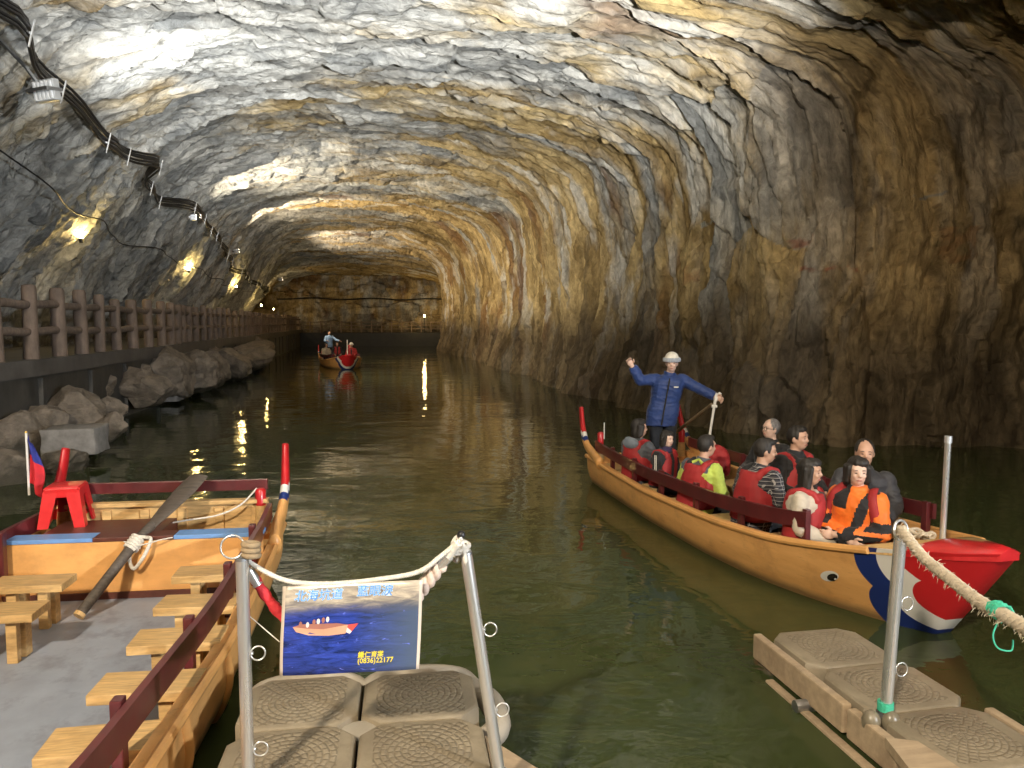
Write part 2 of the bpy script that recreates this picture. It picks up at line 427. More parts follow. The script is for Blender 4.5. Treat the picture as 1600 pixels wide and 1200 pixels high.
SURVEY = [(1292, 417, .55, .035, (.36, .07, .04)), (1250, 385, .22, .09, (.33, .075, .045)), (1070, 430, .25, .22, (.34, .16, .07)), (1452, 306, .36, .03, (.10, .17, .24)), (1093, 354, .22, .05, (.45, .58, .66)), (1510, 385, .4, .3, (.30, .15, .06))]
ROWS_SHAPE = S.shape
def rock_material():
    m, nt, b = new_mat('cave_rock')
    uv = N(nt, 'UVMap', uv_map='rock').outputs[0]
    at = N(nt, 'Attribute'); at.attribute_name = 'rockcol'
    n_fin = noise_tex(nt, mapping(nt, uv, (1, .40, 1)), 10.0, 6, .72, .5)
    k = mth(nt, 'MULTIPLY_ADD', n_fin, 2.2, -.10)
    vm = N(nt, 'VectorMath', operation='SCALE'); L(nt, at.outputs['Color'], vm.inputs[0]); L(nt, k, vm.inputs['Scale'])
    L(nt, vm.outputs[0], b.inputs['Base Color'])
    L(nt, mth(nt, 'MULTIPLY_ADD', at.outputs['Alpha'], -.30, .88), b.inputs['Roughness'])
    b.inputs['Specular IOR Level'].default_value = .18
    rg = N(nt, 'TexNoise'); rg.noise_type = 'RIDGED_MULTIFRACTAL'; rg.inputs['Scale'].default_value = 3.6; rg.inputs['Detail'].default_value = 5; rg.inputs['Roughness'].default_value = .62; rg.inputs['Distortion'].default_value = .7
    L(nt, mapping(nt, uv, (1.25, .45, 1), (3, 1, 0)), rg.inputs['Vector'])
    bump(nt, mth(nt, 'MULTIPLY_ADD', rg.outputs[0], .32, n_fin), 1.0, .10, b)
    return m
ROCK = rock_material()

def cave_mesh():
    nr, nq = S.shape
    idx = np.arange(nr * nq).reshape(nr, nq)
    a, b_, c, d = idx[:-1, :-1], idx[1:, :-1], idx[1:, 1:], idx[:-1, 1:]
    faces = np.stack([a, d, c, b_], -1).reshape(-1, 4)
    me = bpy.data.meshes.new('cave_rock')
    me.vertices.add(nr * nq); me.vertices.foreach_set('co', PW.reshape(-1))
    nf = len(faces)
    me.loops.add(nf * 4); me.loops.foreach_set('vertex_index', faces.reshape(-1).astype(np.int32))
    me.polygons.add(nf); me.polygons.foreach_set('loop_start', np.arange(0, nf * 4, 4, dtype=np.int32))
    me.polygons.foreach_set('loop_total', np.full(nf, 4, dtype=np.int32))
    uvl = me.uv_layers.new(name='rock')
    uvs = np.stack([SX, Q], -1).reshape(-1, 2)[faces.reshape(-1)]
    uvl.data.foreach_set('uv', uvs.reshape(-1).astype(np.float32))
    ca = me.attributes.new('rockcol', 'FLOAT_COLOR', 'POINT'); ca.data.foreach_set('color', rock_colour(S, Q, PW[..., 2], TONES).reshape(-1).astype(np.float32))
    me.update(calc_edges=True); me.validate()
    me.polygons.foreach_set('use_smooth', np.ones(nf, dtype=bool))
    try: me.set_sharp_from_angle(angle=R(38))
    except Exception: pass
    return me
cave = obj('cave_rock', cave_mesh(), ROCK); tag(cave, kind='structure')

def end_wall(s0, name, t0, t1, fine=True):
    n = 170 if fine else 12; mz = 110 if fine else 10
    tt = np.linspace(t0, t1, n)[None, :] + np.zeros((mz, 1)); zz = np.linspace(-1.5, 10, mz)[:, None] + np.zeros((1, n))
    x, y = zz * .9, tt * .9
    h, e, _c1 = plates(x / 1.2 + .4 * fbm(x, y, 2), y / 2.4, 11); h2, e2, _c = plates(x / .4, y / .8, 14)
    s = s0 + .5 * h + .2 * h2 + .5 * fbm(x * .4, y * .3, 6)
    s = s - np.clip((2.6 - zz) / 1.5, 0, 1) * .5 + np.clip((zz - 5.6) / 1.2, 0, 1) * (1.2 if fine else 0)
    pts = np.stack([-s * ST + tt * CT, s * CT + tt * ST, zz], -1).reshape(-1, 3)
    idx = np.arange(mz * n).reshape(mz, n)
    F = np.stack([idx[:-1, :-1], idx[:-1, 1:], idx[1:, 1:], idx[1:, :-1]], -1).reshape(-1, 4)
    me = bpy.data.meshes.new(name); me.from_pydata(pts.tolist(), [], F.tolist())
    ul = me.uv_layers.new(name='rock'); uvs = np.stack([tt * .8 + 60, zz + 1], -1).reshape(-1, 2)[F.reshape(-1)]
    ul.data.foreach_set('uv', uvs.reshape(-1).astype(np.float32))
    z0 = np.zeros_like(tt) + .5
    ca = me.attributes.new('rockcol', 'FLOAT_COLOR', 'POINT'); ca.data.foreach_set('color', rock_colour(tt + 60, zz * 1.0 + 1, zz, (z0, _c1, _c, z0)).reshape(-1).astype(np.float32))
    o = obj(name, me, ROCK); tag(o, kind='structure'); smooth(o, 40); return o
end_wall(78.5, 'cave_end_rock', -13, 13)
end_wall(-15.5, 'cave_rear_rock', -12, 17, False)

def wall_at(s, z, left=True):
    """displaced wall point nearest to height z in row s, and the inward normal"""
    i = int(np.clip(np.searchsorted(ROWS, s), 0, len(ROWS) - 1))
    if left: js = np.arange(0, NL - 40)
    else: js = np.arange(NL + 40, S.shape[1])
    j = js[np.argmin(np.abs(PW[i, js, 2] - z))]
    return Vector(PW[i, j]), Vector(-NRM[i, j])

# ------------------------------------------------------------------ water
def water():
    m, nt, b = new_mat('water')
    tc = N(nt, 'TexCoord').outputs['Object']
    n0 = noise_tex(nt, tc, .12, 3, .5)
    L(nt, mix(nt, n0, (.030, .041, .014), (.048, .061, .022)), b.inputs['Base Color'])
    b.inputs['Roughness'].default_value = .035; b.inputs['IOR'].default_value = 1.33
    b.inputs['Specular IOR Level'].default_value = .5
    v1 = mapping(nt, tc, (.9, 1.5, 1), rot=(0, 0, .35))
    v2 = mapping(nt, tc, (1.5, .9, 1), rot=(0, 0, -.5))
    a = noise_tex(nt, v1, 1.5, 3, .5, .5); c = noise_tex(nt, v2, 5.0, 3, .5, .5); e = noise_tex(nt, tc, .7, 2, .5)
    patch = ramp(nt, noise_tex(nt, tc, .22, 3, .5), [(.38, .35), (.62, 1.0)])
    h = mth(nt, 'ADD', mth(nt, 'MULTIPLY', a, .9), mth(nt, 'ADD', mth(nt, 'MULTIPLY', c, .14), mth(nt, 'MULTIPLY', e, 1.0)))
    h = mth(nt, 'MULTIPLY', h, patch)
    bump(nt, h, .26, .06, b)
    bm = BM(); bmesh.ops.create_grid(bm, x_segments=2, y_segments=2, size=1)
    bmesh.ops.scale(bm, vec=(30, 56, 1), verts=bm.verts)
    bmesh.ops.transform(bm, matrix=Matrix.Translation((-4, 34, 0)) @ Matrix.Rotation(TH, 4, 'Z'), verts=bm.verts)
    tag(obj('water', bm, m), kind='structure')
water()

# ------------------------------------------------------------------ walkway on the left, retaining wall, fence
def strip(bm, prof, s0, s1, ds, wob=0.0):
    """sweep a closed (t,z) profile along the tunnel"""
    rings = []
    n = int((s1 - s0) / ds) + 1
    for i in range(n):
        s = s0 + (s1 - s0) * i / (n - 1)
        o = wob * math.sin(s * .35) + wob * .6 * math.sin(s * .83 + 1)
        rings.append([bm.verts.new(tun(s, t + o, z)) for t, z in prof])
    k = len(prof)
    for r0, r1 in zip(rings, rings[1:]):
        for j in range(k): bm.faces.new((r0[j], r0[(j + 1) % k], r1[(j + 1) % k], r1[j]))
    bm.faces.new(rings[0][::-1]); bm.faces.new(rings[-1])
def fence_t(s): return -5.5 + .10 * math.sin(s * .35) + .06 * math.sin(s * .83 + 1)
bm = BM(); strip(bm, [(-9.0, 1.3), (-5.30, 1.3), (-5.30, 1.58), (-9.0, 1.58)], -2, 77, 1.0, .1)
o = obj('path', bm, M('path_concrete', (.11, .10, .09), .7, var=.3, scale=2, bmp=.3, bdist=.01)); tag(o, kind='structure')
bm = BM(); strip(bm, [(-6.2, -1.2), (-5.42, -1.2), (-5.42, 1.31), (-6.2, 1.31)], -2, 77, 1.0, .1)
rw = obj('retaining_wall', bm, CONC)
tag(rw, 'dark wet concrete retaining wall holding up the fenced path', 'wall')
for i in range(26):
    s = 10 + i * 2.4
    bm = BM(); add_box(bm, (0, 0, 0), (.16, .10, 1.2), bevel=.02)
    b_ = obj('buttress', bm, CONC, rw); p = tun(s, fence_t(s) + .10, .65); b_.location = p; b_.rotation_euler = (0, 0, TH + math.pi / 2)

fence = thing('fence', 'brown log-look concrete fence along the path on the left', 'fence')
postme = None
sp = [11.2 + 1.17 * i for i in range(55)]
bm = BM()
add_tube(bm, [(0, 0, -.02), (0, 0, .3), (0, 0, .9), (0, 0, 1.17), (0, 0, 1.22), (0, 0, 1.235)], [.126, .120, .118, .118, .105, .05], 14)
postme = bpy.data.meshes.new('fence_post'); bm.to_mesh(postme); bm.free(); postme.materials.append(FENCE)
postme.polygons.foreach_set('use_smooth', [True] * len(postme.polygons)); postme.set_sharp_from_angle(angle=R(50))
bm = BM()
add_tube(bm, [(x, 0, .012 * math.sin(x * 5)) for x in np.linspace(-.70, .70, 9)], [.055, .072, .076, .073, .07, .074, .076, .072, .055], 12)
railme = bpy.data.meshes.new('fence_rail'); bm.to_mesh(railme); bm.free(); railme.materials.append(FENCE)
railme.polygons.foreach_set('use_smooth', [True] * len(railme.polygons))
rnd = random.Random(3)
for i, s in enumerate([sp[0] - 2.34, sp[0] - 1.17] + sp):
    p = tun(s, fence_t(s), 1.58)
    o = bpy.data.objects.new('post', postme); COL.objects.link(o); o.parent = fence
    o.location = p; o.rotation_euler = (rnd.uniform(-.022, .022), rnd.uniform(-.022, .022), rnd.uniform(0, 6)); _w = rnd.uniform(.9, 1.08); o.scale = (_w, _w, rnd.uniform(.94, 1.05))
    s2 = s + 1.17; q = tun(s2, fence_t(s2), 1.58)
    for zz in (.48, .95):
        o = bpy.data.objects.new('rail', railme); COL.objects.link(o); o.parent = fence
        o.location = (p + q) / 2 + Vector((0, 0, zz + rnd.uniform(-.015, .015)))
        o.rotation_euler = (rnd.uniform(0, 6), 0, math.atan2(q.y - p.y, q.x - p.x)); o.scale.x = (q - p).length / 1.3
# far fence across the end of the tunnel
ff = thing('far_fence', 'distant thin fence crossing the far end of the tunnel', 'fence')
bm = BM(); strip(bm, [(0, 0), (0, 0)], 0, 1, 1) if False else None
bm.free()
bm = BM(); a0 = tun(75.0, -8.5, 0); a1 = tun(75.0, 9.5, 0)
cc = (a0 + a1) / 2; add_box(bm, (cc.x, cc.y + 2, .55), ((a1 - a0).length, 4, 1.5), Matrix.Rotation(TH, 3, 'Z'), .05)
tag(obj('far_quay', bm, M('black_wet_concrete', (.03, .028, .024), .6, var=.3, scale=2)), 'dark concrete quay below the distant fence at the tunnel end', 'quay')
pm2 = None
for i in range(19):
    p = tun(75.1, -8.2 + i * .95, 1.3)
    if pm2 is None:
        bm = BM(); add_tube(bm, [(0, 0, 0), (0, 0, 1.05), (0, 0, 1.1)], [.06, .06, .04], 8)
        o = obj('post', bm, FENCE, ff); pm2 = o.data
    else:
        o = bpy.data.objects.new('post', pm2); COL.objects.link(o); o.parent = ff
    o.location = p
for zz in (.35, .7, 1.0):
    bm = BM(); add_tube(bm, [tun(75.1, -8.3, 1.3 + zz), tun(75.1, 9.0, 1.3 + zz)], .035, 8); obj('rail', bm, FENCE, ff)

# ------------------------------------------------------------------ shore boulders
def boulder_mat():
    m, nt, b = new_mat('shore_boulder')
    tc = N(nt, 'TexCoord').outputs['Object']
    n1 = noise_tex(nt, tc, 4, 8, .65, .5); n2 = noise_tex(nt, mapping(nt, tc, (1, 1, 3)), 9, 7, .7)
    c = mix(nt, ramp(nt, n1, [(.3, 0.0), (.7, 1.0)]), (.12, .098, .075), (.34, .28, .22))
    c = mix(nt, mth(nt, 'MULTIPLY', ramp(nt, n2, [(.55, 0.0), (.7, 1.0)]), .4), c, (.07, .055, .04))
    gz = N(nt, 'SeparateXYZ'); L(nt, N(nt, 'NewGeometry').outputs['Position'], gz.inputs[0])
    wz = ramp(nt, mth(nt, 'ADD', gz.outputs[2], mth(nt, 'MULTIPLY_ADD', n1, .5, -.25)), [(.16, 1.0), (.42, 0.0)])
    c = mix(nt, mth(nt, 'MULTIPLY', wz, .8), c, (.035, .032, .02))          # weed and wet below the tide mark
    L(nt, c, b.inputs['Base Color']); L(nt, mth(nt, 'MULTIPLY_ADD', wz, -.35, .7), b.inputs['Roughness'])
    bump(nt, n2, .8, .06, b); return m
BOULD = boulder_mat()
def boulder(px, py, D, size, label, seed, rot=0.0, mat=None, flat=.35):
    bm = BM(); bmesh.ops.create_icosphere(bm, subdivisions=4, radius=1)
    rn = random.Random(seed)
    planes = []
    for _ in range(17):
        v = Vector((rn.uniform(-1, 1), rn.uniform(-1, 1), rn.uniform(-.6, 1))).normalized(); planes.append((v, rn.uniform(.50, .84)))
    off = Vector((seed * 3.1, seed * 1.7, 0))
    for v in bm.verts:
        co = v.co.copy()
        for pn, dd in planes:
            k = co.dot(pn) - dd
            if k > 0: co -= pn * k * .93
        n = mnoise.fractal(co * 2.2 + off, .7, 2.1, 6) * .13
        g = mnoise.noise(Vector((co.x * 1.2, co.y * 1.2, co.z * 5)) + off) * .08
        v.co = co * (1 + n + g)
    bmesh.ops.scale(bm, vec=size, verts=bm.verts)
    o = obj('boulder', bm, mat or BOULD); smooth(o, 20)
    c = unproj_d(px, py, D); o.location = c; o.rotation_euler = (rn.uniform(-.2, .2), rn.uniform(-.2, .2), rot)
    tag(o, label, 'boulder', 'boulders along the foot of the path'); return o
BL = [
 (118, 640, 13.9, (.72, .60, .55), 'large rounded boulder right above the grey cut stone block'),
 (45, 690, 12.3, (.62, .55, .62), 'tall brown boulder left of the grey cut stone block'),
 (8, 742, 10.6, (.48, .5, .5), 'boulder at the left picture edge, nearest to the camera'),
 (100, 725, 11.5, (.45, .45, .34), 'low dark boulder half sunk in front of the grey block'),
 (172, 668, 13.6, (.30, .34, .30), 'small dark boulder at the water right of the grey block'),
 (170, 640, 15.8, (.45, .5, .35), 'dark boulder in the gap between two big shore boulders'),
 (228, 612, 18.3, (.75, .8, .52), 'broad pale boulder at the waterline behind the grey block'),
 (262, 586, 20.8, (.72, .8, .75), 'tall split boulder leaning on the retaining wall'),
 (300, 588, 22.8, (.80, .9, .78), 'big humped boulder farther along the shore'),
 (327, 582, 25.8, (.62, .8, .62), 'rounded boulder behind the big humped one'),
 (352, 574, 29.5, (.85, 1.0, .68), 'distant low boulder before the shore fades out'),
 (382, 562, 34.5, (1.1, 1.2, .65), 'far flat boulder on the left shore'),
 (402, 552, 41.0, (1.2, 1.4, .62), 'farthest visible boulder on the left shore'),
 (70, 618, 15.5, (.55, .5, .36), 'boulder tucked against the dark retaining wall'),
 (20, 650, 13.5, (.5, .45, .4), 'dark boulder below the first fence post'),
 (150, 612, 17.2, (.62, .6, .5), 'boulder wedged behind the largest rounded one'),
 (200, 596, 19.4, (.6, .6, .5), 'grey boulder between the retaining wall and the broad pale one'),
 (78, 655, 13.0, (.42, .4, .36), 'knobby boulder between the tall brown and the large rounded one'),
 (245, 578, 22.6, (.6, .6, .6), 'upper boulder stacked against the wall behind the split one'),
 (285, 566, 25.5, (.7, .7, .6), 'upper boulder stacked above the big humped one'),
 (318, 562, 29.0, (.8, .8, .55), 'upper boulder leaning on the wall where the shore narrows'),
 (30, 612, 14.6, (.5, .45, .40), 'boulder under the walkway edge below the second fence post'),
]
for i, (px, py, D, sz, lab) in enumerate(BL):
    k = 1.15 if (D > 16 and i < 13) else 1.0
    boulder(px, py - (7 if D > 16 else 0), D, tuple(a * k for a in sz), lab, i + 1, i * 1.3)
def block(px, py, D, size, rz, label):
    bm = BM(); add_box(bm, (0, 0, 0), size, bevel=.02)
    bmesh.ops.subdivide_edges(bm, edges=bm.edges, cuts=3, use_grid_fill=True)
    for v in bm.verts: v.co += v.co.normalized() * mnoise.fractal(v.co * 5, .6, 2, 4) * .025
    o = obj('cut_stone', bm, M('cut_stone', (.26, .245, .23), .7, var=.25, scale=8, bmp=.5, bdist=.015)); smooth(o, 35)
    o.location = unproj_d(px, py, D); o.rotation_euler = (.03, -.02, rz); tag(o, label, 'stone block')
block(118, 687, 12.0, (.80, .55, .42), .12, 'grey squared stone block at the foot of the shore boulders')
block(268, 612, 20.9, (.46, .5, .50), .05, 'small pale squared stone between the farther shore boulders')
block(372, 578, 31, (.9, .8, .35), .05, 'far flat grey stone slab lying at the waterline')

# ================================================================== BOATS
class Boat:
    def __init__(s, Lh, half, dz=0.0):
        s.L = Lh; s.half = half; s.dz = dz
        s.fk = [0, .12, .35, .6, .75, .85, .92, .97, 1.0]
        s.bk = [.90, .95, 1.0, .97, .86, .68, .48, .28, .10]
        s.zk = [.39, .37, .365, .41, .47, .565, .64, .69, .73]
    def sm(s, k, f):
        c = 0
        for d in (-.04, -.02, 0, .02, .04): c += np.interp(np.clip(f + d, 0, 1), s.fk, k)
        return float(c / 5) if f < .95 else float(np.interp(f, s.fk, k))
    def B(s, f): return s.half * s.sm(s.bk, f)
    def zg(s, f): return s.sm(s.zk, f) + s.dz
    def pt(s, f, v, side=1, inset=0.0):
        Lv = s.L - (1 - v) * .72 * (s.L / 6.1)
        u = f * Lv + (1 - f) * (1 - v) * .10
        z = -.28 + (s.zg(f) + .28) * v
        wv = .68 + .32 * math.sin(min(v * 1.25, 1) * math.pi / 2)
        wv -= .10 * max(0, f - .7) / .3 * (1 - v)
        b = max(s.B(f) * wv - inset, .012)
        return Vector((u, side * b, z))

def bow_paint(name):
    """ochre hull with the blue, white and red scale pattern at the bow (flat paint)"""
    if name in MATS: return MATS[name]
    m, nt, b = new_mat(name)
    tc = N(nt, 'TexCoord').outputs['Object']
    uv = N(nt, 'UVMap', uv_map='paint').outputs[0]
    v = mapping(nt, tc, (.4, 1, 2.5)); n1 = noise_tex(nt, v, 5, 5, .6)
    base = mix(nt, ramp(nt, n1, [(.3, 0.0), (.7, 1.0)]), (.66, .33, .105), (.78, .42, .15))
    n2 = noise_tex(nt, tc, 3.1, 8, .68)
    base = mix(nt, mth(nt, 'MULTIPLY', ramp(nt, n2, [(.50, 0.0), (.72, 1.0)]), .5), base, (.30, .15, .055))
    n3 = noise_tex(nt, mapping(nt, tc, (.8, 1, 9)), 7, 6, .75)
    base = mix(nt, mth(nt, 'MULTIPLY', ramp(nt, n3, [(.60, 0.0), (.68, 1.0)]), .55), base, (.26, .13, .05))
    # scum line at the water
    sx = N(nt, 'SeparateXYZ'); L(nt, uv, sx.inputs[0])
    zz = mth(nt, 'ADD', sx.outputs[1], mth(nt, 'MULTIPLY_ADD', n2, .10, -.05))
    base = mix(nt, ramp(nt, zz, [(.03, .75), (.10, 0.0)]), base, (.10, .07, .035))
    def lobes(circs, half):
        acc = None
        for (cx, cz, r) in circs:
            dx = mth(nt, 'SUBTRACT', sx.outputs[0], cx); dz = mth(nt, 'MULTIPLY', mth(nt, 'SUBTRACT', sx.outputs[1], cz), 1.0)
            d = mth(nt, 'SQRT', mth(nt, 'ADD', mth(nt, 'MULTIPLY', dx, dx), mth(nt, 'MULTIPLY', dz, dz)))
            t = mth(nt, 'LESS_THAN', d, r)
            acc = t if acc is None else mth(nt, 'MAXIMUM', acc, t)
        return mth(nt, 'MAXIMUM', acc, mth(nt, 'GREATER_THAN', sx.outputs[0], half))
    c = base
    for circs, half, col in BOWP:
        c = mix(nt, lobes(circs, half), c, col)
    L(nt, c, b.inputs['Base Color'])
    L(nt, mth(nt, 'MULTIPLY_ADD', n1, .25, .36), b.inputs['Roughness']); b.inputs['Coat Weight'].default_value = .05
    bump(nt, noise_tex(nt, v, 11, 5, .6), .10, .003, b)
    MATS[name] = m; return m
BOWP = [
 ([(5.55, .47, .28), (5.49, .13, .225)], 5.55, (.010, .026, .15)),
 ([(5.66, .50, .235), (5.64, .235, .195)], 5.66, (.72, .70, .66)),
 ([(5.75, .60, .19), (5.74, .29, .16)], 5.75, (.50, .014, .018)),
]

def build_boat(bt, label, stern, heading, floor_mat, detail=True, floor_z=.16):
    rz = math.atan2(heading[1], heading[0])
    t = thing('boat', label, 'boat', (stern[0], stern[1], 0), rz)
    hull_mat = bow_paint('bow_painted_hull')
    nf, nv = (90, 22) if detail else (40, 12)
    fs = [i / nf for i in range(nf + 1)]
    bm = BM(); uvl = bm.loops.layers.uv.new('paint')
    grid = {}
    for side in (1, -1):
        for i, f in enumerate(fs):
            for j in range(nv + 1): grid[side, i, j] = bm.verts.new(bt.pt(f, j / nv, side))
    def quad(vs):
        f = bm.faces.new(vs); f.smooth = True
        for l in f.loops: l[uvl].uv = (l.vert.co.x * 6.1 / bt.L, l.vert.co.z - bt.dz)
    for side in (1, -1):
        for i in range(nf):
            for j in range(nv):
                q = [grid[side, i, j], grid[side, i + 1, j], grid[side, i + 1, j + 1], grid[side, i, j + 1]]
                quad(q if side == -1 else q[::-1])
    for i in range(nf): quad([grid[1, i, 0], grid[1, i + 1, 0], grid[-1, i + 1, 0], grid[-1, i, 0]])
    for j in range(nv):
        quad([grid[1, nf, j], grid[1, nf, j + 1], grid[-1, nf, j + 1], grid[-1, nf, j]])     # stem
        quad([grid[1, 0, j], grid[-1, 0, j], grid[-1, 0, j + 1], grid[1, 0, j + 1]])         # transom outside
    # inner skin with thickness and top cap
    th = .055; inner = {}
    fl = bt.dz + floor_z - .03
    fin = [f for f in fs if f <= .945]
    for side in (1, -1):
        for i, f in enumerate(fin):
            zt = bt.zg(f); v0 = (fl + .28) / (zt + .28)
            for j in range(7):
                v = v0 + (1 - v0) * j / 6
                p = bt.pt(f, v, side, th)
                if i == 0: p.x += .05
                inner[side, i, j] = bm.verts.new(p)
        for i in range(len(fin) - 1):
            for j in range(6):
                q = [inner[side, i, j], inner[side, i + 1, j], inner[side, i + 1, j + 1], inner[side, i, j + 1]]
                quad(q if side == 1 else q[::-1])
            q = [grid[side, i, nv], grid[side, i + 1, nv], inner[side, i + 1, 6], inner[side, i, 6]]
            quad(q if side == -1 else q[::-1])
    for j in range(6): quad([inner[1, 0, j + 1], inner[-1, 0, j + 1], inner[-1, 0, j], inner[1, 0, j]])
    quad([grid[1, 0, nv], grid[-1, 0, nv], inner[-1, 0, 6], inner[1, 0, 6]])
    hull = obj('hull', bm, hull_mat, t); hull.data.set_sharp_from_angle(angle=R(40))
    # floor
    bm = BM(); vl = [bm.verts.new(bt.pt(f, (fl + .31) / (bt.zg(f) + .28), 1, th - .004)) for f in fin]; vr = [bm.verts.new(bt.pt(f, (fl + .31) / (bt.zg(f) + .28), -1, th - .004)) for f in fin]
    for a in vl + vr: a.co.z = fl + .03
    for i in range(len(fin) - 1): bm.faces.new((vr[i], vr[i + 1], vl[i + 1], vl[i]))
    obj('floor', bm, floor_mat, t)
    # fore deck, red prow top
    bm = BM(); ff_ = [f for f in fs if f >= .86]
    a = [bm.verts.new(bt.pt(f, 1, 1, .012)) for f in ff_]; b = [bm.verts.new(bt.pt(f, 1, -1, .012)) for f in ff_]
    for p in a + b: p.co.z += .004
    mid = [bm.verts.new((p.co + q.co) / 2 + Vector((0, 0, .055 * min(1, abs(p.co.y) / .12) * min(1, max(0, (f_ - .86) / .06))))) for p, q, f_ in zip(a, b, ff_)]
    a2 = [bm.verts.new(v.co - Vector((0, 0, .05))) for v in a]; b2 = [bm.verts.new(v.co - Vector((0, 0, .05))) for v in b]
    for i in range(len(ff_) - 1):
        f = bm.faces.new((b[i], b[i + 1], mid[i + 1], mid[i])); f.smooth = True; f2_ = bm.faces.new((mid[i], mid[i + 1], a[i + 1], a[i])); f2_.smooth = True; f.material_index = f2_.material_index = 1 if ff_[i] > .905 else 0
        for q_ in ((a[i], a[i + 1], a2[i + 1], a2[i]), (b2[i], b2[i + 1], b[i + 1], b[i])): bm.faces.new(q_).material_index = f.material_index
    bm.faces.new((a[0], a2[0], b2[0], b[0])); bm.faces.new((a[0], b[0], mid[0])); bm.faces.new((b[-1], a[-1], mid[-1])).material_index = 1; bm.faces.new((a[-1], b[-1], b2[-1], a2[-1])).material_index = 1
    obj('foredeck', bm, [PINE, REDP], t)
    # gunwale strips
    for side in (1, -1):
        bm = BM()
        pts = [bt.pt(f, 1, side) + Vector((0, side * .010, -.02)) for f in np.linspace(0.0, .885, 40)]
        add_tube(bm, pts, .026, 8, flat=(.9, 1.1)); obj('gunwale', bm, WOODP, t); smooth(t.children[-1], 50)
    # stern horns: red tips, white and blue bands
    for side in (1, -1):
        g = bt.zg(0.02); y = bt.B(0.0)
        path = catmull([(.62, side * bt.B(.1), g - .02), (.30, side * (y + .004), g + .04), (.02, side * (y + .004), g + .13), (-.16, side * y, g + .30), (-.26, side * (y - .01), g + .48), (-.31, side * (y - .015), g + .62)], 6)
        bm = BM(); n = len(path)
        add_tube(bm, path, [.072 - .032 * i / (n - 1) for i in range(n)], 12, flat=(.72, 1.15))
        for f in bm.faces:
            c = f.calc_center_median().z - g
            f.material_index = 0 if c < .20 else (1 if c < .25 else (2 if c < .30 else 3))
            f.smooth = True
        obj('horn', bm, [WOODP, BLUEP, WHITEP, REDP], t); t.children[-1].data.set_sharp_from_angle(angle=R(50))
    # side rails on posts
    fr = [.03, .13, .26, .39, .52, .65, .78]
    for side in (1, -1):
        def rp(f, up): p = bt.pt(f, 1, side, .075); p.z += up; return p
        bm = BM(); fl_ = np.linspace(.03, .79, 36); rr = []
        for f in fl_:
            p = rp(f, .155); o_ = Vector((0, side * .017, 0)); h_ = Vector((0, 0, .062))
            rr.append([bm.verts.new(p - o_ - h_), bm.verts.new(p + o_ - h_), bm.verts.new(p + o_ + h_), bm.verts.new(p - o_ + h_)])
        for r0, r1 in zip(rr, rr[1:]):
            for j in range(4): bm.faces.new((r0[j], r0[(j + 1) % 4], r1[(j + 1) % 4], r1[j]))
        bm.faces.new(rr[0][::-1]); bm.faces.new(rr[-1]); bmesh.ops.recalc_face_normals(bm, faces=bm.faces)
        ro = obj('rail_board', bm, MAROON, t)
        for f in fr[1:]:
            bm = BM(); add_box(bm, (0, 0, 0), (.06, .045, .34), bevel=.006)
            po = obj('rail_post', bm, MAROON, t); p = rp(f, .065); p.y -= side * .042; po.location = p
    # thole posts at the transom, red heads
    for side in (1, -1):
        bm = BM(); x, y, z0 = .12, side * (bt.B(.02) - .16), bt.zg(0) - .06
        add_tube(bm, [(x, y, z0), (x, y, z0 + .08), (x, y, z0 + .20), (x, y, z0 + .24), (x, y, z0 + .36), (x, y, z0 + .38)], [.055, .055, .045, .042, .045, .03], 12)
        for f in bm.faces:
            f.smooth = True; f.material_index = 1 if f.calc_center_median().z > z0 + .22 else 0
        obj('thole_post', bm, [PINE, REDP], t); t.children[-1].data.set_sharp_from_angle(angle=R(50))
    # stern deck plank
    bm = BM(); add_box(bm, (.32, 0, bt.zg(0) - .14), (.50, 2 * bt.B(.03) - .22, .03), bevel=.004)
    obj('stern_deck', bm, PINE, t)
    return t, hull

def surf_patch(bt, f0, v0, du, dz, side, off, n=20):
    """a flat oval lying on the hull skin"""
    bm = BM(); cs = []
    L_ = bt.L; H_ = bt.zg(f0) + .28
    c = bm.verts.new(bt.pt(f0, v0, side) + Vector((0, side * off, 0)))
    for i in range(n):
        th_ = 2 * math.pi * i / n
        cs.append(bm.verts.new(bt.pt(f0 + du / L_ * math.cos(th_), v0 + dz / H_ * math.sin(th_), side) + Vector((0, side * off, 0))))
    for i in range(n): bm.faces.new((c, cs[i], cs[(i + 1) % n]))
    bmesh.ops.recalc_face_normals(bm, faces=bm.faces)
    return bm

def boat_eyes(bt, t):
    for side in (1, -1):
        e = obj('eye', surf_patch(bt, .859, .651, .075, .052, side, .006), WHITEP, t)
        obj('pupil', surf_patch(bt, .864, .645, .042, .036, side, .010), EYEM, e)
        obj('glint', surf_patch(bt, .869, .635, .010, .009, side, .013), WHITEP, e)

def mast(t, x, y, z0, h, m=None):
    bm = BM(); add_tube(bm, [(x, y, z0), (x + .012, y, z0 + h - .05)], .022, 12); o = obj('mast', bm, m or STEEL, t); smooth(o, 50)
    bm = BM(); add_tube(bm, [(x + .012, y, z0 + h - .05), (x + .012, y, z0 + h)], .026, 12); obj('mast_cap', bm, ALU, o)

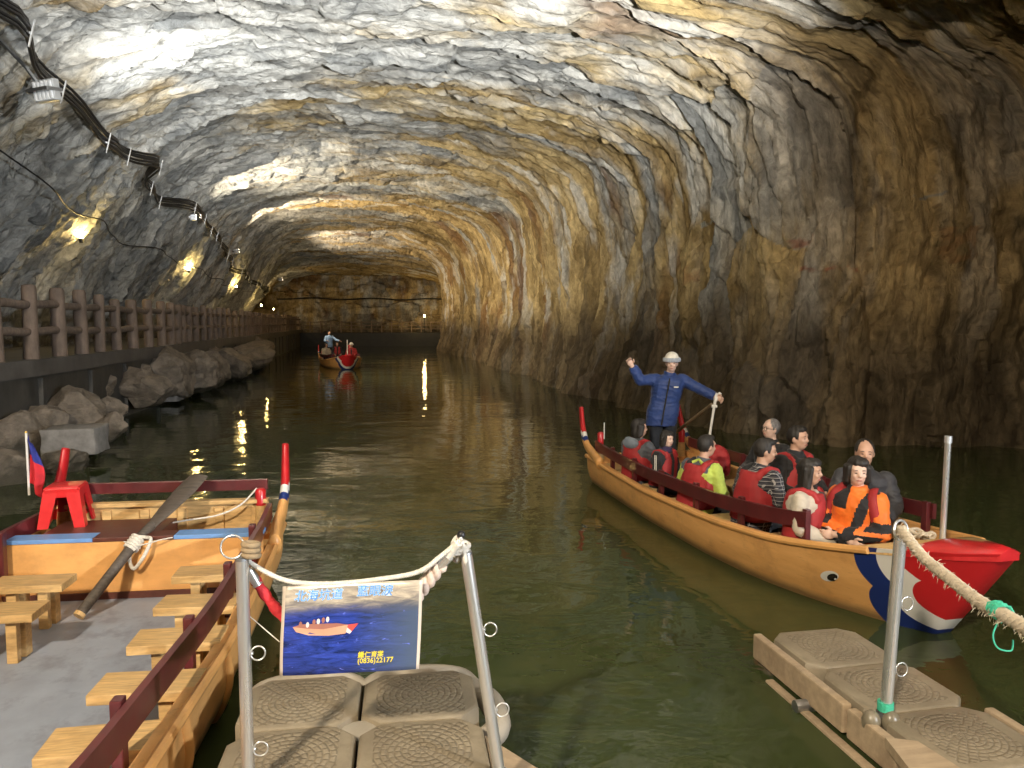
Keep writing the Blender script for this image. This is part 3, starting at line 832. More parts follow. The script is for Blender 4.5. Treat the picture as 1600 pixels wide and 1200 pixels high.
# --- right boat
RB = Boat(6.1, .84)
RSTERN = (1.78, 10.75); RHEAD = Vector((.230, -.973)).normalized()
right_boat, rhull = build_boat(RB, 'ochre wooden boat full of passengers with red, white and blue painted bow', RSTERN, RHEAD, BROWN)
boat_eyes(RB, right_boat); mast(right_boat, 5.36, .17, .58, .80)
bm = BM(); add_tube(bm, catmull([(5.27 + .07 * math.cos(a), .06 + .06 * math.sin(a * 1.3), .63 + .025 * math.sin(a * 2.1)) for a in np.linspace(0, 15, 22)], 4), .014, 6)
obj('mooring_coil', bm, ROPE, right_boat)
def rb_pos(u, y, z=0.0):
    n = Vector((-RHEAD.y, RHEAD.x)); return Vector((RSTERN[0] + RHEAD.x * u + n.x * y, RSTERN[1] + RHEAD.y * u + n.y * y, z))
for i, u in enumerate((1.15, 1.9, 2.65, 3.4, 4.15, 4.8)):
    for y in (-.47, .47):
        bm = BM(); k = 1 if u < 4.5 else .55
        add_box(bm, (u, y * k, .31), (.30, .42 * k, .035), bevel=.005)
        for dy in (-.13, .13): add_box(bm, (u, y * k + dy, .22), (.2, .04, .15))
        obj('bench', bm, PINE, right_boat)

# --- left boat, moored and empty
LB = Boat(6.9, 1.02, .13)
LSTERN = (-2.86, 6.30); LHEAD = Vector((.13, -.99)).normalized()
left_boat, lhull = build_boat(LB, 'empty ochre wooden boat with grey floor moored beside the floating dock', LSTERN, LHEAD, DECKG, floor_z=.07)
LN = Vector((-LHEAD.y, LHEAD.x))
def lb_pos(u, y, z=0.0): return Vector((LSTERN[0] + LHEAD.x * u + LN.x * y, LSTERN[1] + LHEAD.y * u + LN.y * y, z))
def lb_local(p):
    d = Vector((p.x - LSTERN[0], p.y - LSTERN[1])); return Vector((d.dot(LHEAD), d.dot(LN), p.z))
LRZ = math.atan2(LHEAD.y, LHEAD.x)
LFL = .13 + .07
# bulkhead with blue and brown cap
hb = LB.B(.12) - .06
bm = BM(); add_box(bm, (.80, 0, (LFL + .62) / 2), (.045, 2 * hb, .62 - LFL), bevel=.003); obj('bulkhead', bm, WOODP, left_boat)
bm = BM(); add_box(bm, (.80, 0, LFL + .025), (.07, 2 * hb, .05)); obj('skirting', bm, BROWN, left_boat)
for (y0, y1, mt) in ((-hb, -.28, DECKB), (-.278, .278, BROWN), (.28, hb, DECKB)):
    bm = BM(); add_box(bm, (.745, (y0 + y1) / 2, .638), (.16, y1 - y0, .03), bevel=.004); obj('bulkhead_cap', bm, mt, left_boat)
bm = BM(); add_box(bm, (.42, -.30, .52), (.46, .85, .22), bevel=.006); obj('stool_platform', bm, BROWN, left_boat)
# panelled transom board inside and stern rail
hb2 = LB.B(.02) - .10
bm = BM(); add_box(bm, (.095, 0, .60), (.03, 2 * hb2, .30), bevel=.004)
for i in range(6): add_box(bm, (.117, -hb2 + .1 + i * (2 * hb2 - .2) / 5, .57), (.03, .07, .24), bevel=.004)
add_box(bm, (.115, 0, .735), (.08, 2 * hb2, .035), bevel=.006)
obj('transom_board', bm, PINE, left_boat)
bm = BM(); add_box(bm, (.06, 0, .86), (.035, 2 * hb2 - .02, .09), bevel=.005); obj('stern_rail', bm, MAROON, left_boat)

for f in (.36, .47, .58):
    bm = BM(); add_tube(bm, [LB.pt(f, v, 1) + Vector((0, .012, 0)) for v in np.linspace(.35, .96, 9)], .020, 8, flat=(1.3, .8)); smooth(obj('rub_strip', bm, WOODP, left_boat), 50)
# --- far boat
FB = Boat(6.1, .92)
fb_bow = unproj_z(543, 577, 0)
FHEAD = Vector((.33, -.944)).normalized(); FSTERN = (fb_bow.x - FHEAD.x * 5.4, fb_bow.y - FHEAD.y * 5.4)
far_boat, fhull = build_boat(FB, 'distant ochre boat coming down the tunnel with people aboard', FSTERN, FHEAD, BROWN, False)
mast(far_boat, 5.05, .05, .55, .85, WHITEP)
FRZ = math.atan2(FHEAD.y, FHEAD.x)
def fb_pos(u, y, z=0.0):
    n = Vector((-FHEAD.y, FHEAD.x)); return Vector((FSTERN[0] + FHEAD.x * u + n.x * y, FSTERN[1] + FHEAD.y * u + n.y * y, z))

# ------------------------------------------------------------------ things in and on the left boat
bench_me = {}
def bench(u, y, label, w=.47, rz=0.0):
    t = thing('wooden_bench', label, 'bench', lb_pos(u, y, LFL), LRZ + rz, 'loose pine benches in the empty boat')
    if 'seat' not in bench_me:
        bm = BM(); add_box(bm, (0, 0, .285), (.24, w, .05), bevel=.006); o = obj('seat', bm, PINE, t); bench_me['seat'] = o.data
        bm = BM(); add_box(bm, (-.055, 0, .13), (.075, .075, .26), bevel=.004); add_box(bm, (.05, 0, .13), (.05, .06, .26), bevel=.004)
        o = obj('leg', bm, PINE, t); bench_me['leg'] = o.data; o.location = (0, -w / 2 + .14, 0)
        o = bpy.data.objects.new('leg', o.data); COL.objects.link(o); o.parent = t; o.location = (0, w / 2 - .14, 0)
    else:
        o = bpy.data.objects.new('seat', bench_me['seat']); COL.objects.link(o); o.parent = t
        for sg in (-1, 1):
            o = bpy.data.objects.new('leg', bench_me['leg']); COL.objects.link(o); o.parent = t; o.location = (0, sg * (w / 2 - .14), 0)
    return t
ordn = ['bench next to the tall bulkhead on the dock side of the empty boat',
        'second bench from the bulkhead on the dock side of the empty boat',
        'middle bench of the row on the dock side of the empty boat',
        'fourth bench from the bulkhead, crossed by the maroon rail',
        'nearest bench, at the bottom edge behind the end of the maroon rail']
bz = LFL + .31
for i, (px, py) in enumerate([(268, 900), (240, 950), (198, 1008), (136, 1085), (52, 1180)]):
    l = lb_local(unproj_z(px, py, bz)); bench(l.x - .10, l.y + .235, 'pine ' + ordn[i], rz=(.03, -.04, .02, -.02, .05)[i])
for i, (px, py, lab) in enumerate([(98, 912, 'pine bench at the left picture edge close to the bulkhead'), (52, 958, 'pine bench at the left picture edge, nearer than its neighbour'),]):
    l = lb_local(unproj_z(px, py, bz)); bench(l.x - .10, l.y - .235, lab)

# red plastic stool
p = lb_pos(.40, -.30, .632); l0 = lb_local(unproj_d(106, 820, 5.95))
p = lb_pos(l0.x, l0.y, .632)
st = thing('plastic_stool', 'red plastic stool standing in the stern of the empty boat', 'stool', p, LRZ + .12)
bm = BM(); hh, w0, w1 = .31, .120, .158
add_box(bm, (0, 0, hh - .012), (2 * w0, 2 * w0, .028), bevel=.012)
o = obj('seat', bm, REDPL, st); smooth(o, 40)
bm = BM()
for sx, sy in ((1, 0), (-1, 0), (0, 1), (0, -1)):
    add_box(bm, (sx * (w0 + .002), sy * (w0 + .002), hh - .045), (.012 if sx else 2 * w0 - .01, .012 if sy else 2 * w0 - .01, .07), bevel=.004)
obj('apron', bm, REDPL, st)
for sx in (1, -1):
    for sy in (1, -1):
        bm = BM()
        a = Vector((sx * (w0 - .044), sy * (w0 - .044), hh - .03)); b = Vector((sx * (w1 - .03), sy * (w1 - .03), 0))
        rings = []
        for k in range(6):
            q = a.lerp(b, k / 5); r = .050 - .012 * k / 5
            # L-shaped leg section
            sec = [(1, 1), (-1, 1), (-1, .55), (.55, .55), (.55, -1), (1, -1)]
            rings.append([bm.verts.new(q + Vector((sx * cx * r, sy * cy_ * r, 0))) for cx, cy_ in sec])
        for r0, r1 in zip(rings, rings[1:]):
            for j in range(6): bm.faces.new((r0[j], r0[(j + 1) % 6], r1[(j + 1) % 6], r1[j]))
        bm.faces.new(rings[0]); bm.faces.new(rings[-1][::-1]); bmesh.ops.recalc_face_normals(bm, faces=bm.faces)
        obj('leg', bm, REDPL, st)
bm = BM(); add_box(bm, (0, 0, .012), (.10, .02, .004)); 
bm.free()

# long oar resting on the bulkhead cap
oa = unproj_z(123, 962, LFL + .04); ob = unproj_d(211, 848, 5.48); oc = unproj_d(311, 744, 6.15)
oar = thing('oar', 'long dark wooden oar lying across the bulkhead of the empty boat', 'oar', oa)
d1 = ob - oa; d2 = oc - oa
bm = BM(); add_tube(bm, [Vector((0, 0, 0)), d1 * .2, d1 * .6, d1, d1.lerp(d2, .25)], [.034, .036, .036, .038, .036], 12); smooth(obj('shaft', bm, OARW, oar), 60)
bm = BM(); add_tube(bm, [d1 * -.01, d1 * .035], .037, 12); obj('grip_end', bm, PINE, oar)
bm = BM(); add_tube(bm, [d1.lerp(d2, .22), d1.lerp(d2, .45), d1.lerp(d2, .75), d2], [.04, .065, .085, .075], 12, flat=(1.15, .3)); smooth(obj('blade', bm, OARW, oar), 60)
lash = thing('rope_lashing', 'pale rope lashed round the oar where it crosses the bulkhead', 'rope', ob)
bm = BM(); u_ = d1.normalized(); a_, b_ = frame_of(u_)
pts = []
for i in range(50):
    th = i * .62; pts.append(u_ * (-.06 + .0022 * i) + (a_ * math.cos(th) + b_ * math.sin(th)) * .047)
add_tube(bm, pts, .011, 6); obj('wrap', bm, ROPEW, lash)
bm = BM(); add_tube(bm, catmull([u_ * .03 + b_ * .03, Vector((.08, 0, .04)), Vector((.13, -.03, .03)), Vector((.09, -.06, -.08)), Vector((.02, -.07, -.17)), Vector((-.015, -.06, -.10)), Vector((0, -.03, -.02))], 6), .013, 7); obj('loop', bm, ROPEW, lash)
bm = BM(); add_tube(bm, catmull([Vector((-.06, -.04, .02)), Vector((.06, -.06, -.0)), Vector((.2, -.03, .03)), Vector((.26, .03, .03))], 6), .005, 5); obj('loose_end', bm, ROPEW, lash)

# small flag on the left thole post
fpos = unproj_d(45, 762, 6.05)
fl = thing('flag', 'small red flag with blue canton hanging from a white stick on the left thole post', 'flag', fpos)
bm = BM(); add_tube(bm, [(0, 0, -.06), (0, 0, .44)], .009, 8); obj('stick', bm, WHITEP, fl)
bm = BM(); add_ell(bm, (0, 0, .445), (.011, .011, .011), u=8, v=6); obj('finial', bm, M('brass', (.6, .42, .12), .35, .8), fl)
bm = BM(); nx, nz = 14, 16; vs = []
for j in range(nz):
    for i in range(nx):
        x = i / (nx - 1); z = j / (nz - 1)
        wdt = .13 * (.35 + .65 * math.sin(min(1, (1 - z) * 1.25) * math.pi / 1.35))
        vs.append(bm.verts.new((.008 + wdt * x * .85, .03 * math.sin(x * 7 + z * 2) * (1 - z * .4), .02 + .40 * z - .13 * x * (1 - z * .3) + .02 * (1 - z))))
for j in range(nz - 1):
    for i in range(nx - 1):
        f = bm.faces.new((vs[j * nx + i], vs[j * nx + i + 1], vs[(j + 1) * nx + i + 1], vs[(j + 1) * nx + i])); f.smooth = True
        f.material_index = 1 if j > nz * .56 else 0
o = obj('cloth', bm, [M('flag_red', (.55, .02, .03), .8), M('flag_blue', (.02, .03, .22), .8)], fl)
sm_ = o.modifiers.new('t', 'SOLIDIFY'); sm_.thickness = .002

# thin painter line in the stern
bm = BM(); a0 = lb_pos(.12, .72, .80); add_tube(bm, catmull([lb_pos(.12, .74, .84), lb_pos(.2, .62, .72), lb_pos(.26, .45, .655), lb_pos(.3, .2, .63), lb_pos(.32, .0, .60)], 6), .007, 6)
tag(obj('painter_line', bm, ROPEW), 'thin pale line sagging from the right thole post of the empty boat', 'rope')

# ================================================================== FLOATING DOCKS
def float_material():
    m, nt, b = new_mat('float_plastic')
    tc = N(nt, 'TexCoord').outputs['Object']
    sp_ = N(nt, 'SeparateXYZ'); L(nt, tc, sp_.inputs[0])
    x, y, z = sp_.outputs
    r = mth(nt, 'SQRT', mth(nt, 'ADD', mth(nt, 'MULTIPLY', x, x), mth(nt, 'MULTIPLY', y, y)))
    th = mth(nt, 'ARCTAN2', y, x)
    ring = mth(nt, 'FRACT', mth(nt, 'MULTIPLY', r, 34.0)); ringi = mth(nt, 'FLOOR', mth(nt, 'MULTIPLY', r, 34.0))
    cnt = mth(nt, 'FLOOR', mth(nt, 'MULTIPLY_ADD', ringi, 3.7, 6.0)); cnt = mth(nt, 'MULTIPLY', cnt, 1 / 6.2831853)
    seg = mth(nt, 'FRACT', mth(nt, 'ADD', mth(nt, 'MULTIPLY', th, cnt), mth(nt, 'MULTIPLY', ringi, .5)))
    g1 = mth(nt, 'SMOOTH_MIN', mth(nt, 'MULTIPLY', mth(nt, 'PINGPONG', ring, .5), 4.0), 1.0, .3)
    g2 = mth(nt, 'SMOOTH_MIN', mth(nt, 'MULTIPLY', mth(nt, 'PINGPONG', seg, .5), 5.0), 1.0, .3)
    h = mth(nt, 'MULTIPLY', g1, g2)
    inside = mth(nt, 'LESS_THAN', mth(nt, 'MAXIMUM', mth(nt, 'ABSOLUTE', x), mth(nt, 'ABSOLUTE', y)), .205)
    h = mth(nt, 'MULTIPLY', h, inside)
    n = noise_tex(nt, tc, 9, 8, .65); n2 = noise_tex(nt, tc, 2.3, 5, .6)
    c = mix(nt, ramp(nt, n, [(.3, 0.0), (.7, 1.0)]), (.19, .155, .105), (.34, .285, .20))
    c = mix(nt, mth(nt, 'MULTIPLY', ramp(nt, n2, [(.44, 0.0), (.66, 1.0)]), .65), c, (.135, .108, .075))
    # grime lies in the grooves of the tread
    c = mix(nt, mth(nt, 'MULTIPLY', mth(nt, 'MULTIPLY', mth(nt, 'SUBTRACT', 1.0, h), inside), .45), c, (.15, .12, .08))
    L(nt, c, b.inputs['Base Color']); b.inputs['Roughness'].default_value = .55
    b1 = bump(nt, h, .8, .005, None)
    bump(nt, n, .2, .004, b, b1)
    return m
FLOATM = float_material()
FLOATP = M('pale_float_plastic', (.36, .32, .26), .55, var=.12, scale=6, bmp=.2, dirt=(.2, .15, .1), dirt_amt=.5)
BOARD = M('weathered_board', (.38, .285, .185), .7, var=.2, scale=4, bmp=.3, dirt=(.16, .10, .06), dirt_amt=.6, stretch=(1, 5, 5))
def float_mesh(w, d, h, name='float_cube'):
    bm = BM(); c = .085
    pts = [(-w / 2 + c, -d / 2), (w / 2 - c, -d / 2), (w / 2, -d / 2 + c), (w / 2, d / 2 - c), (w / 2 - c, d / 2), (-w / 2 + c, d / 2), (-w / 2, d / 2 - c), (-w / 2, -d / 2 + c)]
    lv = [(-h, .97), (-h * .55, 1.0), (-h * .5, .97), (-h * .45, 1.0), (-.02, 1.0), (-.006, .985), (0, .955)]
    rings = []
    for z, k in lv: rings.append([bm.verts.new((x * k, y * k, z)) for x, y in pts])
    rings.append([bm.verts.new((x * .93, y * .93, .002)) for x, y in pts])
    for r0, r1 in zip(rings, rings[1:]):
        for j in range(8): bm.faces.new((r0[j], r0[(j + 1) % 8], r1[(j + 1) % 8], r1[j]))
    bm.faces.new(rings[-1]); bm.faces.new(rings[0][::-1])
    me = bpy.data.meshes.new(name); bm.to_mesh(me); bm.free(); return me
def dock(label, A, ex, cw, cd, cols, rows, z, skip=()):
    ey = Vector((ex.y, -ex.x, 0))      # towards the camera
    rz = math.atan2(ex.y, ex.x)
    t = thing('floating_dock', label, 'dock', (A.x, A.y, 0), rz)
    me = float_mesh(cw - .014, cd - .014, z + .25); me.materials.append(FLOATM); me.set_sharp_from_angle(angle=R(35))
    rn = random.Random(int(cw * 1000) + cols)
    for i in range(cols):
        for j in range(rows):
            o = bpy.data.objects.new('float_cube', me); COL.objects.link(o); o.parent = t
            o.location = ((i + .5) * cw, -(j + .5) * cd, z + rn.uniform(-.006, .006)); o.rotation_euler = (rn.uniform(-.012, .012), rn.uniform(-.012, .012), math.pi / 2 * rn.randrange(4) if abs(cw - cd) < .02 else math.pi * rn.randrange(2))
    pinm = None
    for i in range(1, cols):
        for j in range(1, rows):
            if pinm is None:
                bm = BM(); add_tube(bm, [(0, 0, -.08), (0, 0, -.032), (0, 0, -.024), (0, 0, -.022)], [.085, .085, .075, .03], 20); o = obj('coupling_pin', bm, FLOATP, t); pinm = o.data
            else:
                o = bpy.data.objects.new('coupling_pin', pinm); COL.objects.link(o); o.parent = t
            o.location = (i * cw, -j * cd, z)
    return t, ey
ZD = .42
A = unproj_z(392, 1064, ZD); B = unproj_z(738, 1042, ZD)
ex = (B - A).normalized(); cw = (B - A).length / 2
EY = Vector((ex.y, -ex.x, 0))
ldock, _ = dock('beige plastic floating dock with the printed sign, beside the empty boat', A, ex, cw, .50, 2, 5, ZD)
def ldp(i, j, z): return A + ex * (i * cw) + EY * (j * .50) + Vector((0, 0, z - ZD))
for lab, pts in (('edge_board', [(2.02, 1.02), (2.60, 1.75), (2.60, 4.8), (2.02, 4.8)]), ('edge_board', [(-.32, 2.0), (-.03, 1.6), (-.03, 4.8), (-.32, 4.8)])):
    bm = BM(); top = [bm.verts.new((x * cw, -y * .50, .33 - (.06 if (x > 2.3 or x < -.1) else 0))) for x, y in pts]; bot = [bm.verts.new(v.co - Vector((0, 0, .05))) for v in top]
    bm.faces.new(top); bm.faces.new(bot[::-1])
    for k in range(4): bm.faces.new((top[k], bot[k], bot[(k + 1) % 4], top[(k + 1) % 4]))
    bmesh.ops.recalc_face_normals(bm, faces=bm.faces); obj(lab, bm, BOARD, ldock)
# rounded bumper floats at the head of the dock
for (x0, x1) in ((.02, .98), (1.02, 1.98)):
    bm = BM(); add_tube(bm, catmull([(x0 * cw, .02, .27), ((x0 + .12) * cw, .10, .29), ((x0 + x1) / 2 * cw, .13, .30), ((x1 - .12) * cw, .10, .29), (x1 * cw, .02, .27)], 5), .07, 12, flat=(1, 1.3)); smooth(obj('bumper', bm, FLOATP, ldock), 60)
bm = BM(); add_tube(bm, catmull([(2.0 * cw, .0, .30), (2.14 * cw, -.15, .30), (2.16 * cw, -.38, .30), (2.03 * cw, -.50, .30)], 5), .06, 12); smooth(obj('bumper', bm, FLOATP, ldock), 60)

ZR = .20
RA = unproj_z(1196, 988, ZR)
rex = (Matrix.Rotation(R(11), 3, 'Z') @ Vector((1, 0, 0)))
rdock, _ = dock('beige plastic floating dock, one block wide, in the lower right corner', RA, rex, .60, .54, 1, 5, ZR)
# timber fenders bolted along the sides
for (x, y0, y1, z, h) in ((-.06, .0, -.95, .12, .16), (-.05, -.97, -1.35, .11, .16), (-.11, -.25, -1.35, -.02, .07), (.66, -1.10, -2.6, .13, .12)):
    bm = BM(); add_box(bm, (x, (y0 + y1) / 2, z), (.055, abs(y1 - y0), h), bevel=.012); obj('timber_fender', bm, BOARD, rdock)
for (x, y, z) in ((-.07, -.62, .03), (-.07, -1.35, .02)):
    bm = BM(); add_tube(bm, [(x - .09, y, z), (x + .05, y, z)], .035, 12); obj('bolt', bm, DULLST, rdock)
bm = BM(); pts = [(-.10, -1.30), (.03, -1.36), (.10, -1.9), (.10, -2.6), (-.20, -2.6), (-.22, -1.75)]
top = [bm.verts.new((x, y, .215)) for x, y in pts]; bot = [bm.verts.new((x, y, .165)) for x, y in pts]
bm.faces.new(top); bm.faces.new(bot[::-1])
for k in range(6): bm.faces.new((top[k], bot[k], bot[(k + 1) % 6], top[(k + 1) % 6]))
bmesh.ops.recalc_face_normals(bm, faces=bm.faces); obj('edge_board', bm, BOARD, rdock)
bm = BM()
for i in range(4): ring_mesh(bm, (.06 + .012 * i, -1.70 - .03 * i, .225), (.3, -1, 0), .028, .007, 14, 6)
obj('black_lashing', bm, BLACK, rdock)
bm = BM(); add_tube(bm, [(.055, -1.68, .225), (.12, -1.86, .225)], .024, 10); obj('cleat', bm, WHITEP, rdock)

# ------------------------------------------------------------------ steel poles, ropes
def pole(name, label, base, top, r, rings, cat='post'):
    t = thing(name, label, cat, base)
    d = top - base
    bm = BM(); add_tube(bm, [Vector((0, 0, 0)), d * .5, d], r, 20); smooth(obj('tube', bm, STEEL, t), 50)
    bm = BM(); add_tube(bm, [d * .992, d * 1.004], r * 1.03, 20); obj('end_cap', bm, DULLST, t)
    for (k, sx, rr) in rings:
        bm = BM(); ring_mesh(bm, d * k + Vector((sx * (r + rr), 0, 0)), (.25, -1, .1), rr, .0032, 26, 6); add_tube(bm, [d * k, d * k + Vector((sx * (r + .008), 0, 0))], .007, 8); smooth(obj('ring', bm, STEEL, t))
    bm = BM(); add_tube(bm, [Vector((0, 0, -.03)), Vector((0, 0, .02))], r * 1.5, 16); obj('foot', bm, DULLST, t)
    return t
b1 = unproj_z(389, 1238, ZD); t1 = unproj_d(378, 872, b1.y)
p1 = pole('steel_pole', 'upright steel pole with a ring on the left side of the printed sign', b1, t1, .0235, [(.60, 1, .026), (.19, 1, .026)])
b2 = unproj_z(781, 1212, ZD); t2 = unproj_d(728, 864, b2.y + .02)
p2 = pole('steel_pole', 'leaning steel pole with two rings on the right side of the printed sign', b2, t2, .0235, [(.66, 1, .026), (.30, 1, .026)])
b3 = unproj_z(1383, 1118, ZR); t3 = unproj_d(1407, 838, b3.y)
p3 = pole('steel_pole', 'steel pole holding up the thick rope on the lower right dock', b3, t3, .030, [(.63, 1, .034), (.26, 1, .034)])
bm = BM(); ring_mesh(bm, (t3 - b3) + Vector((0, 0, .03)), (.5, -1, .2), .05, .007, 26, 8); smooth(obj('rope_eye', bm, STEEL, p3))
bm = BM(); add_tube(bm, [Vector((0, 0, .03)), Vector((0, 0, .075))], .04, 14); obj('green_tape', bm, TWINE, p3)
for sx in (-.085, .012):
    bm = BM(); add_ell(bm, (sx, -.03, -.02), (.048, .045, .065)); smooth(obj('float_bottle', bm, M('dirty_bottle', (.17, .145, .10), .3), p3))
# knot ball on the right pole of the sign
bm = BM(); ring_mesh(bm, (t1 - b1) + Vector((-.03, -.01, .045)), (.2, -1, .2), .042, .004, 24, 6); smooth(obj('ring', bm, STEEL, p1))

def rope(bm, pts, r, strands=3, lay=.09, n=6):
    """twisted strands round a centre line"""
    pts = [Vector(p) for p in pts]; acc = 0; lens = [0]
    for a_, b_ in zip(pts, pts[1:]): acc += (b_ - a_).length; lens.append(acc)
    m = max(8, int(acc / (lay / 8)))
    cen = []; import bisect
    for i in range(m + 1):
        s_ = acc * i / m; k = min(max(bisect.bisect_right(lens, s_) - 1, 0), len(pts) - 2)
        cen.append(pts[k].lerp(pts[k + 1], (s_ - lens[k]) / max(lens[k + 1] - lens[k], 1e-6)))
    for st_ in range(strands):
        line = []
        for i, c in enumerate(cen):
            d = (cen[min(i + 1, m)] - cen[max(i - 1, 0)]).normalized(); a_, b_ = frame_of(d)
            th = 2 * math.pi * (acc * i / m / lay + st_ / strands)
            line.append(c + (a_ * math.cos(th) + b_ * math.sin(th)) * r * .52)
        add_tube(bm, line, r * .56, n)
DS = (b1.y + b2.y) / 2
def dpt(px, py, dd=0.0): return unproj_d(px, py, DS + dd)
bm = BM(); rope(bm, catmull([dpt(384, 872), dpt(400, 885), dpt(450, 908), dpt(520, 912), dpt(600, 904), dpt(655, 893), dpt(690, 868), dpt(722, 842)], 6), .0095, 3, .03)
bm2 = obj('thin_rope', bm, ROPEW); smooth(bm2); tag(bm2, 'thin twisted white rope sagging above the printed sign', 'rope')
kn = thing('rope_knot', 'frayed white knot with black ball on top of the leaning pole', 'rope', t2)
bm = BM(); rn = random.Random(5); pts = []
for i in range(26): pts.append(Vector((-.02 + rn.uniform(-.028, .028), rn.uniform(-.025, .025), -.03 + .085 * (i % 9) / 8 + rn.uniform(-.01, .01))))
add_tube(bm, catmull(pts, 4), .011, 6); obj('coils', bm, ROPEW, kn); smooth(kn.children[-1])
bm = BM(); add_ell(bm, (-.018, 0, .072), (.017, .017, .017)); smooth(obj('ball', bm, BLACK, kn))
sl = thing('barrier_rope', 'thick barrier rope in red and pale sleeves hanging behind the printed sign', 'rope', dpt(550, 990, .06))
o0 = dpt(550, 990, .06)
bm = BM(); add_tube(bm, [q - o0 for q in catmull([dpt(398, 905, .03), dpt(415, 930, .05), dpt(440, 962, .06), dpt(470, 990, .06)], 5)], [.020 + .003 * math.sin(i * 1.7) for i in range(16)], 12); smooth(obj('red_sleeve', bm, M('red_cloth_sleeve', (.60, .03, .04), .7, bmp=.6, bdist=.01, scale=25), sl))
bm = BM(); add_tube(bm, [dpt(381, 878, .0) - o0, dpt(390, 892, .02) - o0], .010, 10); add_tube(bm, [dpt(389, 890, .02) - o0, dpt(403, 914, .03) - o0], .019, 12); smooth(obj('clip', bm, STEEL, sl), 50)
bm = BM(); rope(bm, [q - o0 for q in catmull([dpt(470, 990, .06), dpt(560, 1005, .06), dpt(630, 955, .06), dpt(660, 918, .05), dpt(690, 880, .03)], 6)], .030, 3, .12, 8); smooth(obj('pale_sleeve', bm, M('pale_cloth_sleeve', (.70, .56, .48), .8, bmp=.6, bdist=.01, scale=25), sl))
bm = BM(); add_tube(bm, [dpt(686, 884, .03) - o0, dpt(700, 868, .02) - o0], .024, 12); smooth(obj('ferrule', bm, STEEL, sl), 50)
bm = BM(); add_tube(bm, [dpt(700, 868, .02) - o0, dpt(716, 848, .0) - o0], .018, 10); smooth(obj('eye_splice', bm, ROPEW, sl), 50)
kn2 = thing('rope_knot', 'brown rope knot on top of the upright pole left of the sign', 'rope', t1)
bm = BM()
for i in range(3): ring_mesh(bm, (.035, 0, .012 + .020 * i), (.1, .1, 1), .026, .0115, 20, 8)
smooth(obj('coils', bm, M('brown_rope', (.30, .22, .13), .85, bmp=.8, bdist=.005, scale=60), kn2))
bm = BM(); add_tube(bm, catmull([dpt(389, 962), dpt(410, 980), dpt(437, 1003)], 4), .0022, 5); tag(obj('tie_cord', bm, ROPEW), 'thin tie cord between the upright pole and the sign', 'cord')

# thick frayed rope from the right dock pole
e0 = t3 + Vector((.0, 0, .04))
rp = catmull([e0, unproj_d(1440, 868, b3.y - .25), unproj_d(1485, 905, b3.y - .55), unproj_d(1530, 940, b3.y - .85), unproj_d(1575, 965, b3.y - 1.1), unproj_d(1650, 1010, b3.y - 1.4)], 7)
tr = thing('thick_rope', 'thick frayed beige mooring rope running from the right pole out of the picture', 'rope', e0)
bm = BM(); rope(bm, [q - e0 for q in rp], .026, 3, .11, 8); smooth(obj('strands', bm, ROPE, tr))
bm = BM(); rn = random.Random(9)
for i in range(420):
    k = rn.uniform(0, len(rp) - 2); q = rp[int(k)].lerp(rp[int(k) + 1], k % 1) - e0
    dv = Vector((rn.gauss(0, 1), rn.gauss(0, 1), rn.gauss(-.3, 1))).normalized()
    q = q + dv * .022
    ln = rn.uniform(.012, .035); tdir = (dv + Vector((rn.gauss(0, .7), rn.gauss(0, .7), rn.gauss(-.2, .7)))).normalized()
    add_tube(bm, [q, q + tdir * ln * .6, q + tdir * ln + Vector((0, 0, -.005))], [.0022, .0016, .0006], 3)
tag(obj('fray', bm, ROPE, tr), kind='stuff')
gq = unproj_d(1562, 955, b3.y - 1.02) - e0; gd = (rp[30] - rp[26]).normalized(); ga, gb = frame_of(gd)
bm = BM(); add_tube(bm, [gq + gd * (-.035 + .0011 * i) + (ga * math.cos(i * .7) + gb * math.sin(i * .7)) * (.032 + .003 * math.sin(i * 2.3)) for i in range(70)], .0032, 5)
add_tube(bm, catmull([gq + Vector((0, 0, -.03)), gq + Vector((-.02, 0, -.09)), gq + Vector((.0, 0, -.14)), gq + Vector((.05, 0, -.15)), gq + Vector((.055, .0, -.11))], 5), .003, 5)
obj('green_whipping', bm, TWINE, tr)

